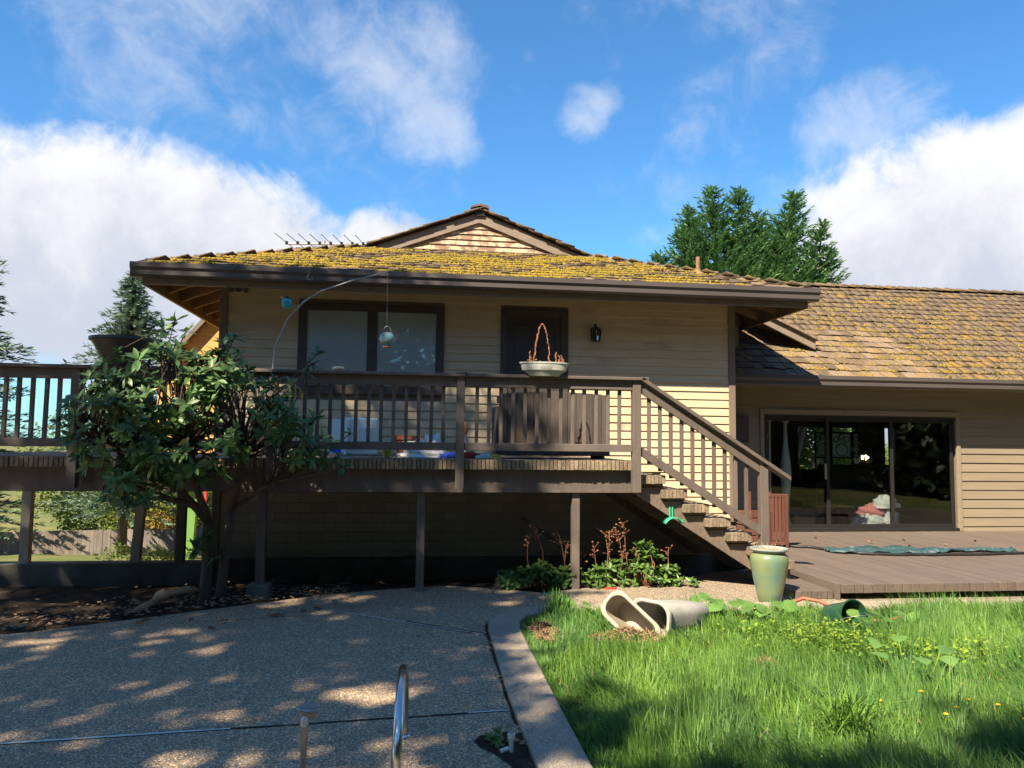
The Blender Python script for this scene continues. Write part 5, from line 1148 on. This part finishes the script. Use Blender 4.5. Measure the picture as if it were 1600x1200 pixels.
# tipped planter trough
def rrect(hx, hy, r, n=6):
    pts = []
    for cx__, cy__, a0 in ((hx-r,hy-r,0),(-hx+r,hy-r,90),(-hx+r,-hy+r,180),(hx-r,-hy+r,270)):
        for k in range(n+1): a = R(a0+90*k/n); pts.append((cx__+r*math.cos(a), cy__+r*math.sin(a)))
    return pts
def trough(t, hx, hy, dep, M_, m_out, m_in, rimw=.016, tap=.74):
    def ringloop(mb, s, z, g=0): b = len(mb.v); P2 = rrect(hx*s+g, hy*s+g, hy*s*.72); mb.v += [M_ @ Vector((x,y,z)) for x,y in P2]; return b, len(P2)
    mb = MB(); rs = [ringloop(mb,1,0,-.004), ringloop(mb,.97,-.03,-.003), ringloop(mb,(1+tap)/2,-dep*.5), ringloop(mb,tap,-dep*.97), ringloop(mb,tap*.9,-dep)]
    for (a,n),(b,_) in zip(rs,rs[1:]):
        for k in range(n): mb.f.append((a+k,a+(k+1)%n,b+(k+1)%n,b+k))
    mb.f.append(tuple(rs[-1][0]+k for k in range(rs[-1][1]))); mb.build('shell', m_out, t, smooth=40)
    mb = MB(); rs = [ringloop(mb,1,.004,-rimw), ringloop(mb,(1+tap)/2,-dep*.5,-rimw), ringloop(mb,tap,-dep*.94,-rimw)]
    for (a,n),(b,_) in zip(rs,rs[1:]):
        for k in range(n): mb.f.append((a+k,b+k,b+(k+1)%n,a+(k+1)%n))
    mb.f.append(tuple(rs[-1][0]+k for k in reversed(range(rs[-1][1])))); mb.build('inside', m_in, t, smooth=40)
    mb = MB(); rs = [ringloop(mb,1,.004,-rimw), ringloop(mb,1,.010,-rimw*.5), ringloop(mb,1,.006,.010), ringloop(mb,1,-.018,.012), ringloop(mb,1,-.02,-.002)]
    for (a,n),(b,_) in zip(rs,rs[1:]):
        for k in range(n): mb.f.append((a+k,a+(k+1)%n,b+(k+1)%n,b+k))
    mb.build('rim', m_in, t, smooth=40)
t = thing('tipped_planter','beige trough planter tipped on its side in the grass, spilling roots','planter',(1.75,6.1,-.02))
zax = Vector((-.40,-.86,.20)).normalized(); xax = Vector((.66,-.24,-.60)); xax = (xax-zax*xax.dot(zax)).normalized(); yax = zax.cross(xax)
M_ = Matrix((xax,yax,zax)).transposed().to_4x4(); M_.translation = (1.77,6.06,.145)
trough(t,.240,.113,.28,M_,MAT['beige_planter'],MAT['beige_planter'])
t = thing('tipped_planter','grey weathered planter box lying upside down behind the beige one','planter',(2.2,6.5,-.02))
zax = Vector((.28,.18,-.95)).normalized(); zax = Vector((-.80,-.55,.10)).normalized(); xax = Vector((-.35,.45,.0)); xax = (xax-zax*xax.dot(zax)).normalized(); yax = zax.cross(xax)
M_ = Matrix((xax,yax,zax)).transposed().to_4x4(); M_.translation = (1.99,6.25,.115)
trough(t,.19,.135,.66,M_,MAT['weathered_grey'],MAT['weathered_grey'],tap=.85)
# bucket and looped hose
t = thing('tipped_bucket','dark green plastic bucket tipped over in the grass','bucket',(3.62,6.25,-.02))
zax = Vector((.22,-.93,.18)).normalized(); M_ = zax.to_track_quat('Z','Y').to_matrix().to_4x4(); M_.translation = (3.72,6.13,.115)
MB().lathe([(0,-.28),(.098,-.28),(.100,-.275),(.135,-.012),(.147,-.010),(.149,.006),(.140,.008),(.131,-.005),(.096,-.268),(0,-.268)],n=30,M=M_).build('shell', MAT['green_bucket'], t, smooth=40)
MB().tube([M_ @ Vector((.146*math.cos(a),.146*math.sin(a)*.15,.02+.13*math.sin(a))) for a in np.linspace(0,math.pi,14)],.003,6).build('wire_handle', MAT['steel'], t)
hp = [(3.42,6.63,-.02),(3.41,6.64,.05),(3.46,6.67,.13),(3.56,6.68,.165),(3.68,6.62,.15),(3.80,6.52,.10),(3.95,6.42,.03),(4.15,6.35,.02),(4.4,6.5,.02),(4.8,6.45,.02),(5.5,6.6,.02)]
o = MB().tube([Vector(hp[0])]+[Vector(hp[i]).lerp(Vector(hp[i+1]),f) for i in range(len(hp)-1) for f in (.33,.66,1)],.016,8); tag(o.build('garden_hose', MAT['hose_orange'], smooth=True),'rusty orange hose looping over the kerb behind the bucket','hose')
# pool rail, capped pipe, pvc stub
t = thing('pool_rail','chrome grab rail standing at the pool edge','rail',(0,3.8,0))
arc = [(-.030,3.36,-.25),(-.030,3.36,.0),(-.029,3.36,.22)]+[(-.029+.030*k/9,3.36+.42-.42*math.cos(R(180*k/9)),.22+.22*math.sin(R(180*k/9))) for k in range(1,10)]+[(.001,4.20,.1),(.001,4.20,.0)]
MB().tube(arc,.0215,16).build('tube', MAT['chrome'], t, smooth=50); MB().lathe([(.024,0),(.034,.002),(.032,.008),(.026,.012),(.024,.014)],(.001,4.20,.0),20).build('flange', MAT['chrome'], t, smooth=40)
t = thing('capped_pipe','rusty steel pipe with a round flat cap rising from the patio','pipe',(-.425,3.50,0))
MB().tube([(-.428,3.50,.0),(-.425,3.50,.24)],.0135,12).build('lower_pipe', MAT['steel'], t, smooth=40); MB().tube([(-.427,3.492,.22),(-.424,3.492,.345)],.0185,12).build('sleeve', MAT['steel'], t, smooth=40); MB().tube([(-.424,3.478,.33),(-.422,3.472,.348),(-.42,3.50,.365)],.016,10).build('elbow', MAT['pvc'], t, smooth=40)
M_ = Matrix.Translation((-.415,3.51,.350)) @ Matrix.Rotation(R(4),4,'Y'); MB().lathe([(0,0),(.034,0),(.038,.03),(.050,.036),(.052,.042),(.049,.045),(0,.045)],n=26,M=M_).build('cap', MAT['steel'], t, smooth=35)
hole = [(.36,4.09),(.40,4.16),(.47,4.15),(.52,4.19),(.585,4.20),(.612,4.10),(.612,3.85),(.60,3.60),(.54,3.66),(.50,3.80),(.44,3.93),(.39,3.99)]
hx_ = MB(); cc = (.52,3.98); 
for k in range(len(hole)): pass
ho = MB().poly(hole[::-1],0,.006,False).build('soil_patch', MAT['soil'], origin=(.5,4,0)); tag(ho, kind='structure')
t = thing('pvc_stub','short white plastic pipe stub in the dirt gap beside the kerb','pipe',(.535,3.93,0)); MB().lathe([(.012,0),(.012,.07),(.020,.07),(.020,.095),(.013,.095),(.012,.08)],(.535,3.93,.0),16).build('stub', MAT['pvc'], t, smooth=40); MB().tube([(.52,3.93,.02),(.48,3.92,.012)],.012,10).build('branch', MAT['pvc'], t, smooth=40)
t = thing('sprouting_weed','little green weed growing in the dirt gap beside the kerb','weed',(.46,4.06,0))
for _ in range(9): inst(random.choice(wam),'leaf_whorl',t,(.46+random.gauss(0,.035),4.06+random.gauss(0,.03),.02+random.uniform(0,.05)),orient((random.gauss(0,.6),random.gauss(0,.6),.8),random.uniform(0,6)),(.38,)*3)
# fallen leaves, bark slab
spots = [(395,939),(418,953),(432,962),(325,983),(340,976),(488,951),(445,962),(770,926),(470,958),(300,968),(520,940),(545,936),(655,993),(236,968),(265,958),(258,962),(320,955),(210,966),(224,975)]
import itertools
def gnd(px__,py__):
    d = fw + rt*(px__-800)/1200 + up*(600-py__)/1200; k = -1.55/d.z; return d.x*k, d.y*k
for i,(a,b_) in enumerate(spots):
    x,y = gnd(a,b_); v,f = leafverts(random.uniform(.08,.13),random.uniform(.035,.06),random.uniform(.1,.5),.5); on = i < 13
    oo = inst(mk('fallen_leaf',v,f,MAT['leaf_fall']),'fallen_leaf',None,(x,y,.012),orient((random.gauss(0,.35),random.gauss(0,.35),1),random.uniform(0,6))); tag(oo,'dry orange brown leaf lying on the patio' if on else 'dry orange leaf lying on dark soil below the bush','leaf','dry leaves on the patio' if on else 'dry leaves under the bush')
mb = MB(); 
for i in range(15):
    f = i/14; c = Vector((-2.42+.42*f+.03*math.sin(9*f),7.35+.50*f,.0+.10*math.sin(f*2.0))); w = (.025+.05*math.sin(math.pi*f))*(1+.3*math.sin(17*f))
    for k in range(7): a = math.pi*k/6; mb.v.append(c+Vector((.7*math.cos(a)*w,-.7*math.cos(a)*w,math.sin(a)*w*.7+random.gauss(0,.004))))
for i in range(14):
    for k in range(6): j = i*7+k; mb.f.append((j,j+7,j+8,j+1))
o = mb.build('bark_slab', MAT['driftwood'], smooth=True); tag(o,'curved slab of orange bark lying on the soil under the bush','bark'); sm = o.modifiers.new('s','SOLIDIFY'); sm.thickness = .012
# brown litter under the bush and along the joints
nl = 700; lx = np.concatenate([rng.uniform(-3.6,-.6,nl), .60+rng.normal(0,.05,160), rng.uniform(-1.5,1.0,120)]); ly = np.concatenate([7.1+(lx[:nl]+2.4)*.55+abs(rng.normal(0,.5,nl)), rng.uniform(3.6,6.8,160), 7.95+rng.normal(0,.18,120)])
zl = np.where(np.arange(len(lx)) < nl, .010, .006)+rng.uniform(0,.012,len(lx)); al_ = rng.uniform(0,6.28,len(lx)); Ls = rng.uniform(.008,.034,len(lx))*np.where(np.arange(len(lx))<nl,1.2,.6)
qv = np.stack([np.stack([lx+Ls*np.cos(al_+k*math.pi/2)*(1 if k%2==0 else .5), ly+Ls*np.sin(al_+k*math.pi/2)*(1 if k%2==0 else .5), zl+rng.uniform(-.004,.008,len(lx))],1) for k in range(4)],1).reshape(-1,3)
lo = npmesh('leaf_litter', qv, np.arange(len(lx)*4).reshape(-1,4), MAT['hay'], attr=np.repeat(rng.random(len(lx)),4), kind='stuff'); lo['label'] = 'brown leaf litter under the bush and along the patio joints'; lo['category'] = 'litter'
# litter in the shrub bed
heap('scrap','crumpled pink and red scrap under the shrubs by the walk','litter',(2.13,8.10,-.01),.07,'red_cloth',21,sq=(1.6,.6,.35))

# ================================================================== INSIDE THE ROOM
t = thing('floor_vase','tall pale vase shaped floor lamp just inside the sliding door','floor lamp',(6.30,12.3,.14))
MB().lathe([(0,0),(.115,0),(.118,.02),(.075,.12),(.05,.28),(.058,.50),(.085,.78),(.092,.95),(.072,1.18),(.042,1.40),(.028,1.62),(.028,1.76),(.05,1.79),(.12,1.845),(.135,1.87),(.125,1.872),(0,1.80)],(6.29,12.3,.142),28).build('body', MAT['vase'], t, smooth=50); MB().lathe([(0,-.002),(.13,-.002),(.13,.012),(0,.014)],(6.29,12.3,.143),24).build('base', MAT['vase'], t)
def roomsit(name, lb, cat, parts, base):
    t = thing(name, lb, cat, base)
    for nm, (x0,x1,y0,y1,z0,z1), m in parts: MB().bbox(x0,x1,y0,y1,z0,z1,.03 if min(x1-x0,y1-y0,z1-z0)>.1 else .004).build(nm, MAT[m], t, smooth=40)
    return t
roomsit('sofa','dark upholstered sofa in the middle of the room','sofa',[('seat',(8.0,9.9,14.2,15.0,.3,.62),'fabric_dark'),('backrest',(7.9,10.0,13.95,14.2,.3,1.18),'fabric_dark'),('arm',(7.75,8.0,13.95,15,.14,.85),'fabric_dark'),('arm',(9.9,10.15,13.95,15,.14,.85),'fabric_dark')],(8.9,14.5,.14))
roomsit('armchair','dark armchair seen against the bright back window','armchair',[('seat',(8.25,8.95,15.3,16.0,.3,.6),'fabric_dark'),('backrest',(8.2,9.0,15.15,15.3,.3,1.05),'fabric_dark'),('arm',(8.05,8.2,15.15,16,.14,.85),'fabric_dark'),('arm',(9.0,9.15,15.15,16,.14,.85),'fabric_dark')],(8.6,15.6,.14))
roomsit('low_table','low table with a yellow edged top inside the glass door','table',[('top',(7.05,7.75,12.7,13.2,.47,.50),'yellow_plastic'),('leg',(7.07,7.10,12.72,12.75,.14,.47),'fabric_dark'),('leg',(7.70,7.73,12.72,12.75,.14,.47),'fabric_dark'),('leg',(7.07,7.10,13.15,13.18,.14,.47),'fabric_dark'),('leg',(7.70,7.73,13.15,13.18,.14,.47),'fabric_dark')],(7.4,12.95,.14))
roomsit('moving_box','brown cardboard box on the floor inside the glass door','box',[('carton',(6.42,6.80,12.25,12.6,.145,.40),'cardboard'),('flap',(6.43,6.79,12.20,12.245,.36,.372),'cardboard')],(6.6,12.4,.14))
roomsit('bookcase','pale shelf unit against the side wall inside the door','shelf',[('side',(5.75,5.78,12.5,12.9,.14,1.95),'white_plastic'),('side',(6.10,6.13,12.5,12.9,.14,1.95),'white_plastic'),('shelf',(5.78,6.10,12.5,12.9,1.20,1.23),'white_plastic'),('shelf',(5.78,6.10,12.5,12.9,1.70,1.73),'white_plastic'),('shelf',(5.72,6.16,12.48,12.9,1.95,2.0),'white_plastic')],(5.95,12.7,.14))
t = thing('laundry_pile','heap of white and pink laundry piled against the sliding glass','laundry',(7.75,12.3,.14))
for i,(x,y,z,r_,m,sq) in enumerate(((7.72,12.25,.14,.26,'cloth_white',(1,.8,.9)),(8.05,12.35,.14,.32,'cloth_white',(1,.8,1.1)),(7.55,12.2,.14,.16,'cloth_white',(1,.8,.9)),(7.85,12.3,.38,.20,'cloth_pink',(1.2,.8,.8)),(8.05,12.3,.50,.20,'cloth_white',(1.2,.8,.9)),(7.78,12.14,.24,.15,'cloth_white',(1.4,.6,.9)))): heap('garment',None,None,(x,y,z),r_,m,50+i,t,sq)
t = thing('folding_screen','decorative dark ringed screen panel standing at the back window','screen',(9.9,16.6,.14))
for x0,x1 in ((9.22,9.58),(9.62,10.10),(10.14,10.30)):
    p_ = MB().bbox(x0,x1,16.62,16.635,1.28,1.84,.002).build('panel', MAT['screen_panel'], t)
    for a in ((x0-.02,x0+.015),(x1-.015,x1+.02)): MB().box(a[0],a[1],16.59,16.618,.142,1.87).build('stile', MAT['black_metal'], p_)
    for z in (1.27,1.84): MB().box(x0+.016,x1-.016,16.59,16.617,z-.02,z+.02).build('rail', MAT['black_metal'], p_)
    cxm = (x0+x1)/2
    for dx_,dz_,r_ in ((0,1.45,.14),(-.13,1.69,.06),(.13,1.69,.06),(0,1.75,.055)) if x1-x0>.3 else ((0,1.4,.05),(0,1.55,.05),(0,1.7,.05)):
        MB().tube([(cxm+dx_+r_*math.cos(a),16.60,dz_+r_*math.sin(a)) for a in np.linspace(0,2*math.pi,21)],.010,6,False).build('ring', MAT['black_metal'], p_)
t = thing('starburst_lamp','small lit starburst lamp glowing in the dark room','lamp',(9.55,15.2,1.10))
for k in range(5): MB().lathe([(0,-.02),(.018,-.01),(.022,.005),(.012,.02),(0,.024)],(9.55+.07*math.cos(k*1.257),15.2,1.30+.035*math.sin(k*1.257)),10).build('bulb', MAT['bulb'], t, smooth=True)
mb = MB()
for k in range(40): d = Vector((random.gauss(0,1),random.gauss(0,1),random.gauss(0,1))).normalized(); mb.tube([Vector((9.55,15.2,1.30)),Vector((9.55,15.2,1.30))+d*random.uniform(.10,.19)],.002,4)
mb.build('rays', MAT['steel'], t); MB().tube([(9.55,15.2,.142),(9.55,15.2,1.28)],.012,8).lathe([(0,0),(.12,0),(.12,.02),(0,.03)],(9.55,15.2,.142),16).build('stem', MAT['black_metal'], t)
